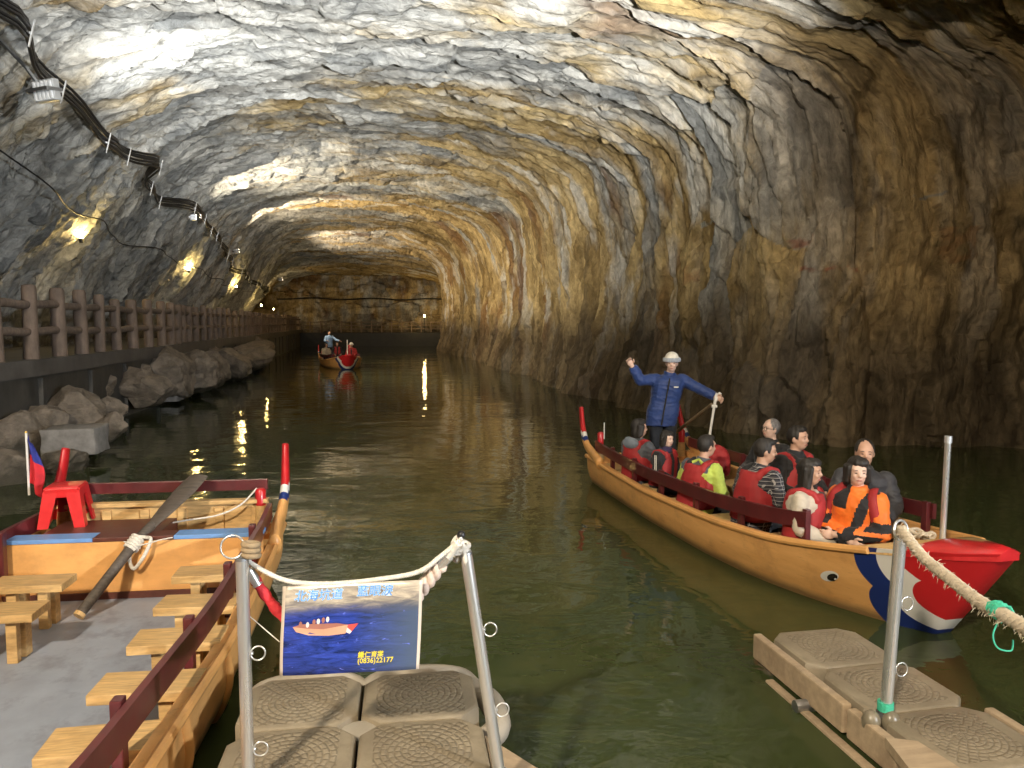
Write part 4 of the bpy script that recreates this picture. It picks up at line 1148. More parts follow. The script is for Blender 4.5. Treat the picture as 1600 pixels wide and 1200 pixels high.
# ------------------------------------------------------------------ printed sign
def poster_mat():
    m, nt, b = new_mat('sign_print')
    uv = N(nt, 'UVMap', uv_map='print').outputs[0]
    s_ = N(nt, 'SeparateXYZ'); L(nt, uv, s_.inputs[0]); x, y = s_.outputs[0], s_.outputs[1]
    n = noise_tex(nt, mapping(nt, uv, (3, 7, 1)), 1.6, 6, .65, .8)
    ceil = mix(nt, ramp(nt, n, [(.35, 0.0), (.65, 1.0)]), (.20, .18, .17), (.62, .54, .42))
    wn = noise_tex(nt, mapping(nt, uv, (3.2, 12, 1)), 1.3, 7, .7, 1.2)
    sea = mix(nt, ramp(nt, wn, [(.35, 0.0), (.60, .5), (.74, 1.0)]), (.010, .018, .07), (.05, .10, .62))
    grey = mix(nt, ramp(nt, x, [(.5, 0.0), (.95, 1.0)]), sea, (.07, .10, .17))
    yy = mth(nt, 'ADD', y, mth(nt, 'MULTIPLY_ADD', n, .10, -.05))
    band = ramp(nt, yy, [(.64, 0.0), (.78, 1.0)])
    c = mix(nt, band, grey, mix(nt, ramp(nt, yy, [(.70, 0.0), (.84, 1.0)]), (.10, .105, .12), ceil))
    sp2 = noise_tex(nt, mapping(nt, uv, (6, 16, 1), (2, 5, 0)), 1.2, 5, .6, .8)
    c = mix(nt, mth(nt, 'MULTIPLY', ramp(nt, sp2, [(.64, 0.0), (.72, 1.0)]), mth(nt, 'SUBTRACT', 1.0, band)), c, (.16, .22, .95))
    edge = mth(nt, 'LESS_THAN', mth(nt, 'MINIMUM', mth(nt, 'MINIMUM', x, mth(nt, 'SUBTRACT', 1.0, x)), .5), .022)
    c = mix(nt, edge, c, (.62, .54, .46))
    L(nt, c, b.inputs['Base Color']); b.inputs['Roughness'].default_value = .22
    wr = noise_tex(nt, mapping(nt, uv, (.7, 6, 1)), 2.0, 3, .5, .4)
    bump(nt, wr, .25, .012, b)
    return m
c00, c10, c11, c01 = dpt(437, 1056, -.03), dpt(655, 1045, -.03), dpt(661, 905, -.01), dpt(441, 917, -.01)
sg = thing('sign', 'laminated blue printed sign with a boat picture hanging between two steel poles', 'sign', (c00 + c10) / 2)
so = (c00 + c10) / 2
sx_ = (c10 - c00); sw = sx_.length; sxn = sx_.normalized(); syv = (c01 - c00); sh = syv.length
syn = (syv - sxn * syv.dot(sxn)).normalized(); snn = sxn.cross(syn)
if snn.y > 0: snn = -snn          # towards the camera
def sp_pt(u, v, off=0.0):
    return c00.lerp(c10, u).lerp(c01.lerp(c11, u), v) - so + snn * (off + .006 * math.sin(v * 5 + u * 3) + .003 * math.sin(u * 9))
bm = BM(); uvl = bm.loops.layers.uv.new('print'); nx, ny = 24, 16; gv = {}
for i in range(nx + 1):
    for j in range(ny + 1): gv[i, j] = bm.verts.new(sp_pt(i / nx, j / ny))
for i in range(nx):
    for j in range(ny):
        f = bm.faces.new((gv[i, j], gv[i + 1, j], gv[i + 1, j + 1], gv[i, j + 1])); f.smooth = True
        for l, (a_, b_) in zip(f.loops, ((i, j), (i + 1, j), (i + 1, j + 1), (i, j + 1))): l[uvl].uv = (a_ / nx, b_ / ny)
o = obj('sheet', bm, poster_mat(), sg); md = o.modifiers.new('t', 'SOLIDIFY'); md.thickness = .003; md.offset = -1
def print_mesh(name, me2d, mat, lift):
    """me2d: flat verts in sign uv units"""
    bm = BM()
    vs = [bm.verts.new(sp_pt(x, y, lift)) for x, y in me2d[0]]
    for f in me2d[1]:
        try: bm.faces.new([vs[i] for i in f])
        except ValueError: pass
    return obj(name, bm, mat, sg)
def text_print(txt, u0, v0, height, mat, lift, shear=0.0, bold=0.0, sp=1.0):
    cu = bpy.data.curves.new('txt', 'FONT'); cu.body = txt; cu.size = 1.0; cu.shear = shear; cu.offset = bold; cu.space_character = sp; cu.resolution_u = 3
    to = bpy.data.objects.new('txt', cu); COL.objects.link(to)
    dg = bpy.context.evaluated_depsgraph_get(); dg.update(); me = bpy.data.meshes.new_from_object(to.evaluated_get(dg))
    bpy.data.objects.remove(to); bpy.data.curves.remove(cu)
    k = height
    V2 = [(u0 + v.co.x * k * sh / sw, v0 + v.co.y * k) for v in me.vertices]; F2 = [tuple(p_.vertices) for p_ in me.polygons]
    r = print_mesh('lettering', (V2, F2), mat, lift); bpy.data.meshes.remove(me); return r
INKB = M('print_cyan', (.06, .30, .85), .35, bmp=0, var=.1); INKW = M('print_pale', (.62, .78, .95), .35, bmp=0, var=.05); INKY = M('print_yellow', (.75, .62, .05), .35, bmp=0, var=.05)
for bold, mt, lf in ((.03, INKW, .0012), (.0, INKB, .0020)):
    text_print('北海坑道', .085, .835, .135, mt, lf, .12, bold); text_print('藍眼淚', .53, .855, .135, mt, lf, .12, bold)
text_print('鐵仁育樂', .555, .165, .072, INKY, .0015, .1, .015); text_print('(0836)22177', .555, .10, .078, INKY, .0015, .0, .012)
# the printed boat
PB = M('print_boat', (.55, .30, .20), .3, bmp=0, var=.1); PBL = M('print_boat_shade', (.30, .13, .10), .3, bmp=0, var=.1); PR = M('print_red', (.62, .08, .07), .3, bmp=0, var=.1); PW_ = M('print_white', (.62, .60, .60), .3, bmp=0, var=.1)
print_mesh('printed_boat', ([(.085, .545), (.11, .49), (.20, .445), (.34, .425), (.46, .435), (.475, .53), (.30, .50), (.18, .52)], [(0, 1, 2, 3, 4, 5, 6, 7)]), PB, .0012)
print_mesh('printed_boat', ([(.085, .545), (.18, .52), (.30, .50), (.475, .53), (.40, .555), (.15, .57)], [(0, 1, 2, 3, 4, 5)]), PBL, .0012)
print_mesh('printed_boat', ([(.475, .53), (.465, .46), (.505, .455), (.55, .54)], [(0, 1, 2, 3)]), PR, .0014)
print_mesh('printed_boat', ([(.463, .45), (.49, .43), (.505, .455), (.47, .50)], [(0, 1, 2, 3)]), PW_, .0016)
for i, (u, v) in enumerate([(.14, .57), (.19, .56), (.235, .585), (.265, .59), (.30, .60), (.33, .605)]):
    V2 = [(u + .012 * math.cos(a_), v + .032 * math.sin(a_)) for a_ in np.linspace(0, 2 * math.pi, 9)[:-1]]
    print_mesh('printed_figure', (V2, [tuple(range(8))]), PW_ if i % 2 else PBL, .0018)

# ================================================================== CABLES AND LAMPS ON THE ROCK
def cable_line(keys, n=90, off=.10, wav=.0, seed=1):
    """a slack cable hung on the proudest bumps of the wall"""
    ks = np.array(keys); ss = np.linspace(ks[0, 0], ks[-1, 0], n); tt = []; zz = []
    for s in ss:
        z = float(np.interp(s, ks[:, 0], ks[:, 1])) + wav * math.sin(s * 2.1) * .5 + wav * math.sin(s * .9 + 1)
        best = -99
        for ds_ in (-.55, -.25, 0, .25, .55):
            for dz_ in (-.25, 0, .2):
                p, nn = wall_at(s + ds_, z + dz_); best = max(best, p.x * CT + p.y * ST)
        tt.append(best + off); zz.append(z)
    tt = np.array(tt); zz = np.array(zz)
    for _ in range(2): tt[1:-1] = np.maximum(tt[1:-1], (tt[:-2] + tt[2:]) / 2)
    for _ in range(2): tt[1:-1] = (tt[:-2] + 2 * tt[1:-1] + tt[2:]) / 4
    return [tun(a, b, c) for a, b, c in zip(ss, tt, zz)]
CK = [(8.5, 6.9), (13.2, 6.6), (15.2, 6.3), (17.5, 6.05), (21, 6.2), (26, 6.1), (31, 6.05), (40, 5.6), (52, 5.0), (64, 4.75), (72, 4.6)]
cb = thing('cable_bundle', 'thick bundle of black cables clipped along the left rock wall', 'cable')
main_line = cable_line(CK, 150, .13, .07)
for k in range(5):
    bm = BM(); ln = []
    for i, p in enumerate(main_line):
        ln.append(p + Vector((.02 * math.sin(i * .5 + k), 0, (k - 2) * .066 + .014 * math.sin(i * .37 + k * 2))))
    add_tube(bm, ln, .029, 7); smooth(obj('cable', bm, BLACK, cb))
hk = None
for i in range(6, len(main_line) - 30, 5):
    p = main_line[i]
    if hk is None:
        bm = BM(); add_box(bm, (0, 0, 0), (.018, .045, .42), bevel=.004); add_box(bm, (-.03, 0, .0), (.05, .04, .03))
        o = obj('clip', bm, ALU, cb); hk = o.data
    else:
        o = bpy.data.objects.new('clip', hk); COL.objects.link(o); o.parent = cb
    o.location = p + Vector((.06, 0, -.08)); o.rotation_euler = (0, .25, TH)
# cable across the end wall
bm = BM(); add_tube(bm, [tun(76.6 + .12 * math.sin(x * 2), x, 4.55 + .07 * math.sin(x * 1.1)) for x in np.linspace(-7.5, 8.8, 40)], .075, 6)
tag(obj('end_cable', bm, BLACK), 'black cable running level across the far end wall', 'cable')
thin = cable_line([(9, 6.6), (12.5, 5.75), (15, 5.35), (17.5, 5.0), (20, 4.75), (25, 4.7), (32, 4.55), (45, 4.4), (60, 4.3)], 110, .07, .05)
bm = BM(); add_tube(bm, thin, .017, 6); o = obj('thin_cable', bm, BLACK); smooth(o); tag(o, 'single thin black cable sagging along the wall below the cable bundle', 'cable')

def aim(v): return v.to_track_quat('-Z', 'Y')
GLOW = {}
def flood(pos, target, watts, col, ang, label, size=.30, glass=6.0, blend=.6, wallside=None, hood=True):
    d = (target - pos).normalized()
    t = thing('floodlight', label, 'floodlight', pos)
    q = aim(d); Rm = q.to_matrix()
    def bx(c, s_, bev=.01):
        bm = BM(); add_box(bm, Rm @ Vector(c), s_, Rm, bev); return bm
    obj('housing', bx((0, 0, .07), (size, size * .72, .12), .02), ALU, t)
    for i in range(5): obj('fin', bx((-size * .4 + i * size * .2, 0, .15), (.012, size * .6, .05), .002), ALU, t)
    key = 'glow_%d_%d' % (int(col[2] * 100), int(glass * 10))
    gm = MATS.get(key) or emis(key, col, glass)
    obj('glass', bx((0, 0, .004), (size * .88, size * .6, .008), 0), gm, t)
    bm = BM()
    for sx in (-1, 1): add_box(bm, Rm @ Vector((sx * size * .54, 0, .12)), (.012, .05, .26), Rm, .003)
    add_box(bm, Rm @ Vector((0, 0, .25)), (size * 1.1, .05, .012), Rm, .003); obj('bracket', bm, DULLST, t)
    ld = bpy.data.lights.new('floodlight_beam', 'SPOT'); ld.energy = watts; ld.color = col; ld.spot_size = R(ang); ld.spot_blend = blend; ld.shadow_soft_size = size * .8
    lo = bpy.data.objects.new('beam', ld); COL.objects.link(lo); lo.parent = t
    lo.location = d * .03; lo.rotation_mode = 'QUATERNION'; lo.rotation_quaternion = q
    return t
labs = {'key': 'floodlight high on the left behind the camera', 'right': 'floodlight high on the right behind the camera', 'up': 'added fill floodlight well behind the camera, aimed at the roof', 'roof': 'added fill floodlight low behind the camera, tilted up at the vault', 'wash': 'added fill floodlight behind the camera to the right, aimed at the left wall'}
for (nm, pos, tg, wt, col, ang) in FLOODS: flood(pos, tg, wt, col, ang, labs[nm], .36, 20)

# floodlights on the cable run: (pixel, distance, aim, watts, colour, cone)
FX = [
    ((80, 143), 12.6, tun(24, 2.5, 7.4), 420, (.96, .97, .96), 84, 'grey floodlight with glowing glass on the cable run at upper left'),
    ((306, 340), 27.5, tun(33, 6.8, 6.0), 3800, (1.0, .86, .64), 120, 'small floodlight on the cable run past the first wall lamp'),
    ((372, 392), 37.5, tun(46, 5.0, 7.6), 2600, (1.0, .80, .54), 120, 'third floodlight along the cable run, seen edge on'),
    ((440, 436), 52.0, tun(59, 4, 7.6), 2000, (1.0, .80, .56), 90, 'bright far floodlight at the bend of the cable run'),
]
for (px, D, tg, wt, col, ang, lab) in FX:
    pos = unproj_d(px[0], px[1], D)
    flood(pos, tg, wt, col, ang, lab, .46 if D < 20 else .30, 3.0 if D < 20 else 8.0)
# box of the near floodlight's feeding tray
tray = [unproj_d(-40, 20, 12.3), unproj_d(40, 105, 12.5), unproj_d(66, 140, 12.7)]
bm = BM(); add_tube(bm, tray, .06, 4, flat=(1, .5)); tag(obj('cable_tray', bm, DULLST), 'grey metal cable tray ending at the near floodlight', 'cable tray')
# end chamber lamps
flood(tun(71, -8.4, 4.4), tun(78, 3, 7.2), 200, (1.0, .74, .40), 120, 'floodlight hidden round the corner at the tunnel end', .3, 4)

# small warm lamps low on the left wall
def wall_lamp(px, py, s, watts, label, t=None):
    p = None
    # put it on the rock: walk along the sight line until it meets the wall
    best = None
    for D in np.linspace(8, 74, 700):
        q = unproj_d(px, py, D); ss = -q.x * ST + q.y * CT; tt = q.x * CT + q.y * ST
        wp, nn = wall_at(ss, q.z); wt = wp.x * CT + wp.y * ST
        if tt <= wt + .28: best = (q, nn); break
    if best is None: best = (unproj_d(px, py, s), Vector((1, 0, 0)))
    q, nn = best
    th_ = thing('wall_lamp', label, 'lamp', q, 0, 'small warm lamps on the left wall')
    bm = BM(); add_tube(bm, [(0, 0, -.12), (0, 0, -.03), (0, 0, .0)], [.045, .06, .065], 12); obj('socket', bm, BLACK, th_)
    bm = BM(); add_ell(bm, (0, 0, .055), (.052, .052, .062)); gm = MATS.get('bulb') or emis('bulb', (1.0, .66, .24), 160); smooth(obj('bulb', bm, gm, th_))
    bm = BM(); add_box(bm, -nn * .12 + Vector((0, 0, -.10)), (.05, .05, .03)); add_tube(bm, [Vector((0, 0, -.1)), -nn * .3 + Vector((0, 0, -.1))], .016, 6); obj('bracket', bm, DULLST, th_)
    ld = bpy.data.lights.new('lamp_light', 'POINT'); ld.energy = watts; ld.color = (1.0, .70, .22); ld.shadow_soft_size = .07
    lo = bpy.data.objects.new('light', ld); COL.objects.link(lo); lo.parent = th_; lo.location = nn * .22 + Vector((0, 0, .20))
    return th_
wall_lamp(127, 372, 19.7, 24, 'nearest small yellow lamp on the left wall, lighting a rock spur')
wall_lamp(295, 422, 32, 30, 'second small yellow lamp along the left wall')
wall_lamp(369, 449, 44, 34, 'third small yellow lamp along the left wall')
wall_lamp(408, 478, 56, 20, 'lower of the two far yellow lamps above the fence')
wall_lamp(428, 484, 68, 20, 'farthest yellow lamp just above the distant fence')
pl = unproj_d(663, 495, 73.5)
th_ = thing('wall_lamp', 'single yellow lamp at the right end of the far fence', 'lamp', pl, 0, 'small warm lamps on the left wall')
bm = BM(); add_tube(bm, [(0, 0, -1.6), (0, 0, -.1), (0, 0, 0)], [.03, .03, .06], 10); obj('stand', bm, BLACK, th_)
bm = BM(); add_ell(bm, (0, 0, .09), (.07, .07, .08)); smooth(obj('bulb', bm, MATS['bulb'], th_))
ld = bpy.data.lights.new('lamp_light', 'POINT'); ld.energy = 60; ld.color = (1, .72, .28); ld.shadow_soft_size = .15
lo = bpy.data.objects.new('light', ld); COL.objects.link(lo); lo.parent = th_; lo.location = (0, -.3, .3)

# ================================================================== PEOPLE
def paint_faces(me, fn):
    idx = np.zeros(len(me.polygons), dtype=np.int32)
    co = np.empty(len(me.polygons) * 3); me.polygons.foreach_get('center', co); co = co.reshape(-1, 3)
    for i, c in enumerate(co): idx[i] = fn(c[0], c[1], c[2])
    me.polygons.foreach_set('material_index', idx)
def ruffle(me, amp, sc_, seed):
    off = Vector((seed * 7.3, seed * 2.1, seed))
    me.update()
    nv = [v.normal.copy() for v in me.vertices]
    for v, nn in zip(me.vertices, nv):
        c = v.co
        if amp < .0095 and amp > .0075:
            r_ = 1 - abs(mnoise.noise(Vector((c.x * 9, c.y * 9, c.z * 19)) + off)) * 2.2
            v.co = c + nn * (.0075 * max(0, r_) ** 2 - .002 + .005 * mnoise.noise(c * 6 + off)); continue
        v.co = c + nn * amp * (mnoise.noise(Vector((c.x * sc_, c.y * sc_, c.z * sc_ * 2.0)) + off) + .5 * mnoise.noise(c * sc_ * 2.7 + off))
def hair_lines(me, hc, Hm):
    # combed strands: shallow grooves running down from the crown
    me.update(); nv = [v.normal.copy() for v in me.vertices]
    for v, nn in zip(me.vertices, nv):
        l_ = Hm.transposed() @ (v.co - hc); th_ = math.atan2(l_.y, l_.x + .02)
        g_ = mnoise.noise(Vector((th_ * 7, l_.z * 5, 1.3))) * .0045 + mnoise.noise(Vector((th_ * 17, l_.z * 7, 4.3))) * .0028
        v.co += nn * g_
def add_hand(bm, wrist, d, palm, side, curl=.9, k=1.0):
    """palm and five separate fingers; d = forearm direction, palm = palm normal"""
    d = d.normalized(); palm = (palm - d * palm.dot(d)).normalized(); lat = d.cross(palm) * side
    M3 = Matrix((d, lat, palm)).transposed()
    add_ell(bm, wrist + d * .045 * k, (.052 * k, .041 * k, .018 * k), M3, 12, 8)
    for i, (o_, ln) in enumerate(((-.030, .062), (-.010, .075), (.011, .070), (.030, .055))):
        b0 = wrist + d * .075 * k + lat * o_ * k
        c1 = curl * .55; c2 = curl * 1.3
        p1_ = b0 + (d * math.cos(c1) + palm * math.sin(c1)) * ln * .55 * k
        p2_ = p1_ + (d * math.cos(c2) + palm * math.sin(c2)) * ln * .35 * k
        p3_ = p2_ + (d * math.cos(c2 * 1.3) + palm * math.sin(c2 * 1.3)) * ln * .25 * k
        add_tube(bm, [b0, p1_, p2_, p3_], [.0098 * k, .0092 * k, .0085 * k, .006 * k], 8)
    b0 = wrist + d * .025 * k - lat * .034 * k
    add_tube(bm, [b0, b0 + (-lat * .7 + d * .7 + palm * .3).normalized() * .03 * k, b0 + (-lat * .45 + d * .9 + palm * .6).normalized() * .058 * k], [.0125 * k, .011 * k, .007 * k], 8)
def person(label, loc, yaw, *, seated=True, k=1.0, lean=.0, side_lean=0.0, arms=None, head=(0, 0), jacket=None, trousers=None, vest=None, hair='short', hairmat=None,
           skin=None, extra=None, vox=.0105, hat=None, face=True, group='passengers in the right boat', jpaint=None, glasses=False, collar=True, hood=None, vest_open=.025, legs=True, thigh=.40, tuck=.06, bulk=.011, hem=None):
    t = thing('person', label, 'person', loc, yaw, group)
    skin = skin or SKIN; jm = jacket if isinstance(jacket, (list, tuple)) else [jacket]
    up = Vector((math.sin(lean), math.sin(side_lean), 1)).normalized()
    pel = Vector((0, 0, .10 if seated else .86)) * 1.0
    def T(h, x=0, y=0): return pel + up * h + Vector((x, y, 0))
    sh = {s_: T(.418, 0, s_ * .172) for s_ in (1, -1)}
    arms = arms or {}
    el, wr = {}, {}
    for s_ in (1, -1):
        e_, w_ = arms.get(s_, ((.08, s_ * .25, .20), (.28, s_ * .16, .12)))
        el[s_] = pel + Vector(e_); wr[s_] = pel + Vector(w_)
    hips = {s_: pel + Vector((0, s_ * .085, -.01)) for s_ in (1, -1)}
    if seated:
        kn_ = {s_: pel + Vector((thigh, s_ * .10, -.02)) for s_ in (1, -1)}; an = {s_: pel + Vector((thigh - tuck, s_ * .10, -.275)) for s_ in (1, -1)}
    else:
        kn_ = {s_: pel + Vector((.03, s_ * .10, -.42)) for s_ in (1, -1)}; an = {s_: pel + Vector((0, s_ * .12, -.80)) for s_ in (1, -1)}
    SEC = [(-.10, .085, .135), (0, .110, .160), (.12, .096, .140), (.25, .108, .150), (.36, .112, .162), (.43, .092, .150), (.475, .062, .09), (.51, .05, .06)]
    hc = T(.632, .025); Hm = Euler((0, head[1], head[0]), 'XYZ').to_matrix()
    hs = .925
    def H(x, y, z): return hc + Hm @ (Vector((x, y, z)) * hs)
    def hell(bm_, c_, r_, m_, *a_): return add_ell(bm_, c_, tuple(q_ * hs for q_ in r_), m_, *a_)
    # --- body: one continuous surface
    bm = BM()
    add_loft(bm, [(T(h).x, T(h).y, T(h).z, rx, ry) for h, rx, ry in SEC])
    add_capsule(bm, T(.47), H(-.02, 0, -.05), .052, .050)
    hell(bm, H(-.004, 0, .022), (.100, .079, .108), Hm); hell(bm, H(.020, 0, -.045), (.072, .062, .073), Hm)
    add_capsule(bm, H(.088, 0, .016), H(.103, 0, -.016), .010, .0145, 8)
    for s_ in (1, -1):
        hell(bm, H(-.008, s_ * .080, -.006), (.018, .010, .032), Hm, 10, 8)
        hell(bm, H(.070, s_ * .036, -.024), (.024, .024, .020), Hm, 10, 8); hell(bm, H(.074, s_ * .030, .036), (.022, .030, .014), Hm, 10, 8)
        add_capsule(bm, sh[s_], el[s_], .052, .042); add_capsule(bm, el[s_], wr[s_], .041, .029)
        add_capsule(bm, hips[s_], kn_[s_], .082, .058); add_capsule(bm, kn_[s_], an[s_], .056, .040); add_capsule(bm, an[s_] + Vector((0, 0, -.03)), an[s_] + Vector((.15, 0, -.045)), .04, .034)
    me = remesh(bm, vox, 2, 'body')
    bm = BM(); bm.from_mesh(me)
    for s_ in (1, -1):
        fd = (wr[s_] - el[s_]).normalized(); add_hand(bm, wr[s_] - fd * .005, fd, arms.get('palm%d' % s_, Vector((.3, 0, -1))), s_, arms.get('curl', .9))
    bm.to_mesh(me); bm.free()
    body = obj('body', me, skin, t); smooth(body)
    parts = [body]
    # --- face
    if face:
        for s_ in (1, -1):
            bm = BM(); hell(bm, H(.0885, s_ * .031, .006), (.005, .0125, .0036), Hm, 10, 6); e = obj('eye', bm, EYEM, t); smooth(e); parts.append(e)
            bm = BM(); add_tube(bm, [H(.090, s_ * .014, .027), H(.093, s_ * .030, .032), H(.082, s_ * .047, .027)], [.0026, .0034, .0018], 6); parts.append(obj('eyebrow', bm, hairmat or HAIRM, t))
        bm = BM(); add_tube(bm, [H(.078, .025, -.061), H(.0905, .011, -.059), H(.0925, 0, -.0605), H(.0905, -.011, -.059), H(.078, -.025, -.061)], [.003, .0055, .0062, .0055, .003], 8, flat=(1, 1)); parts.append(obj('mouth', bm, LIP, t)); smooth(parts[-1])
    if glasses:
        bm = BM()
        for s_ in (1, -1):
            ring_mesh(bm, H(.104, s_ * .034, .006), Hm @ Vector((1, 0, 0)), .022, .0025, 16, 5)
            add_tube(bm, [H(.100, s_ * .055, .010), H(-.01, s_ * .086, .010)], .0025, 5)
        add_tube(bm, [H(.107, .012, .008), H(.107, -.012, .008)], .0025, 5); parts.append(obj('glasses', bm, BLACK, t))
    # --- hair
    hm_ = hairmat or HAIRM
    if hair:
        bm = BM()
        if hair == 'bald': hell(bm, H(-.023, 0, .031), (.102, .0885, .107), Hm)
        else: hell(bm, H(-.019, 0, .032), (.102, .088, .108), Hm)
        if hair == 'short': hell(bm, H(.02, 0, .098), (.070, .068, .040), Hm)
        if hair in ('long', 'bob'):
            hell(bm, H(.030, .012, .088), (.066, .074, .045), Hm)
            zl = -.20 if hair == 'long' else -.10
            hell(bm, H(-.055, 0, zl * .45), (.055, .090, .12 - zl * .35), Hm)
            for s_ in (1, -1):
                add_capsule(bm, H(.035, s_ * .080, .04), H(.012, s_ * .088, zl * .8), .024, .024)
                add_capsule(bm, H(-.01, s_ * .085, .04), H(-.02, s_ * .085, zl), .030, .026)
        me = remesh(bm, .0085 if vox < .015 else .016, 2, 'hair'); hair_lines(me, hc, Hm)
        if hair == 'bald':
            pass
        o = obj('hair', me, hm_, t); smooth(o); parts.append(o)
    if hat:
        bm = BM(); hell(bm, H(-.006, 0, .070), (.112, .096, .098), Hm); add_tube(bm, [H(-.006, 0, .026), H(-.006, 0, .075)], [.111, .110], 20, flat=(1, 1))
        me = remesh(bm, .0075, 2, 'knit_hat')
        for v_ in me.vertices:
            lv_ = Hm.transposed() @ (v_.co - hc); th_ = math.atan2(lv_.y, lv_.x); rr_ = math.hypot(lv_.x, lv_.y)
            v_.co += Hm @ Vector((lv_.x, lv_.y, 0)) * (.0035 * math.sin(22 * th_) / max(rr_, .03)) * min(1, rr_ / .05) + (v_.co - hc) * (.05 if lv_.z < .078 else 0)
        o = obj('knit_hat', me, hat, t); smooth(o); parts.append(o)
        loc_ = [H(-.006, 0, .05)]
        paint_faces(o.data, lambda x, y, z: 1 if (Vector((x, y, z)) - hc).dot(Hm @ Vector((0, 0, 1))) < .078 else 0)
    # --- jacket with sleeves
    if jacket:
        bm = BM()
        lo_ = hem or (-.13 if seated else -.16)
        add_loft(bm, [(T(lo_).x, T(lo_).y, T(lo_).z, .135 + bulk, .178 + bulk)] + [(T(h).x, T(h).y, T(h).z, rx + .030 + bulk, ry + .028 + bulk) for h, rx, ry in SEC[1:6]] + [(T(.475).x, T(.475).y, T(.475).z, .085, .105)])
        for s_ in (1, -1):
            add_capsule(bm, sh[s_], el[s_], .066 + bulk * .6, .058 + bulk * .6); 
            cuff = wr[s_].lerp(el[s_], .08)
            add_tube(bm, [el[s_], el[s_].lerp(cuff, .5), cuff.lerp(el[s_], .05), cuff], [.060 + bulk * .6, .056 + bulk * .6, .050 + bulk * .5, .048 + bulk * .3], 12)
        if collar: add_tube(bm, [T(.455, .005), T(.52, .01)], [.088, .075], 16)
        if hood: add_ell(bm, T(.47, -.10), (.07, .13, .06))
        me = remesh(bm, .0115 if vox < .015 else vox, 2, 'jacket'); ruffle(me, .008, 8, len(label))
        o = obj('jacket', me, jm, t); smooth(o); parts.append(o)
        if jpaint: paint_faces(o.data, lambda x, y, z: jpaint(x, y, z - pel.z))
    if trousers and legs:
        bm = BM()
        add_loft(bm, [(T(h).x, T(h).y, T(h).z, rx + .016, ry + .016) for h, rx, ry in SEC[:3]])
        for s_ in (1, -1):
            add_capsule(bm, hips[s_], kn_[s_], .100, .076)
            add_tube(bm, [kn_[s_] + Vector((0, 0, .02)), kn_[s_].lerp(an[s_], .5), an[s_] + Vector((0, 0, .0))], [.076, .066, .062], 12)
        me = remesh(bm, .014 if vox < .015 else vox, 2, 'trousers'); ruffle(me, .009, 10, 5)
        o = obj('trousers', me, trousers, t); smooth(o); parts.append(o)
    if seated or True:
        for s_ in (1, -1):
            bm = BM(); add_capsule(bm, an[s_] + Vector((-.01, 0, -.035)), an[s_] + Vector((.15, 0, -.05)), .052, .044); o = obj('shoe', remesh(bm, .014, 1), BLACKC, t); smooth(o)
    if vest:
        bm = BM()
        add_loft(bm, [(T(h).x, T(h).y, T(h).z, rx + .066, ry + .052) for h, rx, ry in ((.0, .108, .150), (.02, .11, .158), (.12, .10, .15), (.24, .108, .15))] +
                 [(T(h).x, T(h).y, T(h).z, rx, ry) for h, rx, ry in ((.32, .182, .178), (.40, .170, .158), (.455, .148, .142))])
        for s_ in (1, -1): add_tube(bm, [T(.40, .13, s_ * .095), T(.465, .09, s_ * .10), T(.492, .0, s_ * .105), T(.465, -.09, s_ * .10), T(.40, -.12, s_ * .095)], [.036, .034, .032, .034, .036], 10, flat=(1.2, .8))
        me = remesh(bm, .012 if vox < .015 else vox, 2, 'life_vest'); ruffle(me, .003, 6, 4)
        # cut the open top so the neck and shoulders stay clear
        o = obj('life_vest', me, [vest, BLACKC], t); smooth(o); parts.append(o)
        def vp(x, y, z):
            h = z - pel.z
            if x > .06 and abs(y) < vest_open: return 1
            if x > .02 and (abs(h - .10) < .013): return 1
            if h > .455 and abs(y) < .075 and x < .10: return 1
            return 0
        paint_faces(o.data, vp)
    if extra: extra(t, T, H, sh, el, wr, parts)
    for c in t.children_recursive: pass
    t.scale = (k, k, k)
    return t

def plaid():
    m, nt, b = new_mat('plaid_flannel'); tc = N(nt, 'TexCoord').outputs['Object']; s_ = N(nt, 'SeparateXYZ'); L(nt, tc, s_.inputs[0])
    def lines(o, f, w_): return mth(nt, 'LESS_THAN', mth(nt, 'FRACT', mth(nt, 'MULTIPLY', o, f * 1.7)), w_ * 1.2)
    yx = mth(nt, 'ADD', s_.outputs[1], s_.outputs[0])
    c = mix(nt, mth(nt, 'MULTIPLY', lines(s_.outputs[2], 17, .45), .5), (.012, .013, .02), (.06, .06, .07))
    c = mix(nt, mth(nt, 'MULTIPLY', lines(yx, 17, .45), .5), c, (.05, .05, .06))
    c = mix(nt, mth(nt, 'MULTIPLY', lines(s_.outputs[2], 17, .10), .8), c, (.42, .40, .38))
    c = mix(nt, mth(nt, 'MULTIPLY', lines(yx, 17, .10), .8), c, (.42, .40, .38))
    L(nt, c, b.inputs['Base Color']); b.inputs['Roughness'].default_value = .9; return m
def cloth(n, c, r=.85): return M(n, c, r, var=.2, scale=9, bmp=.55, bdist=.02, bscale=11, sheen=.1)
BLACKC = cloth('black_cloth', (.014, .014, .016)); NAVY = cloth('navy_jacket', (.016, .042, .165), .6); DKTROU = cloth('dark_trousers', (.012, .016, .024))
VESTR = M('vest_red', (.34, .022, .024), .7, var=.16, scale=7, bmp=.35, bdist=.012, bscale=9); LIME = cloth('lime_jacket', (.50, .60, .10), .7); GREYC = cloth('grey_cloth', (.09, .095, .11)); GREYB = cloth('grey_blue_hood', (.20, .24, .30))
ORNG = cloth('orange_jacket', (.80, .17, .015), .6); CREAM = cloth('cream_jumper', (.50, .44, .35)); DKGREY = cloth('charcoal_jacket', (.035, .035, .042), .6); PURPLE = cloth('purple_scarf', (.03, .018, .06))
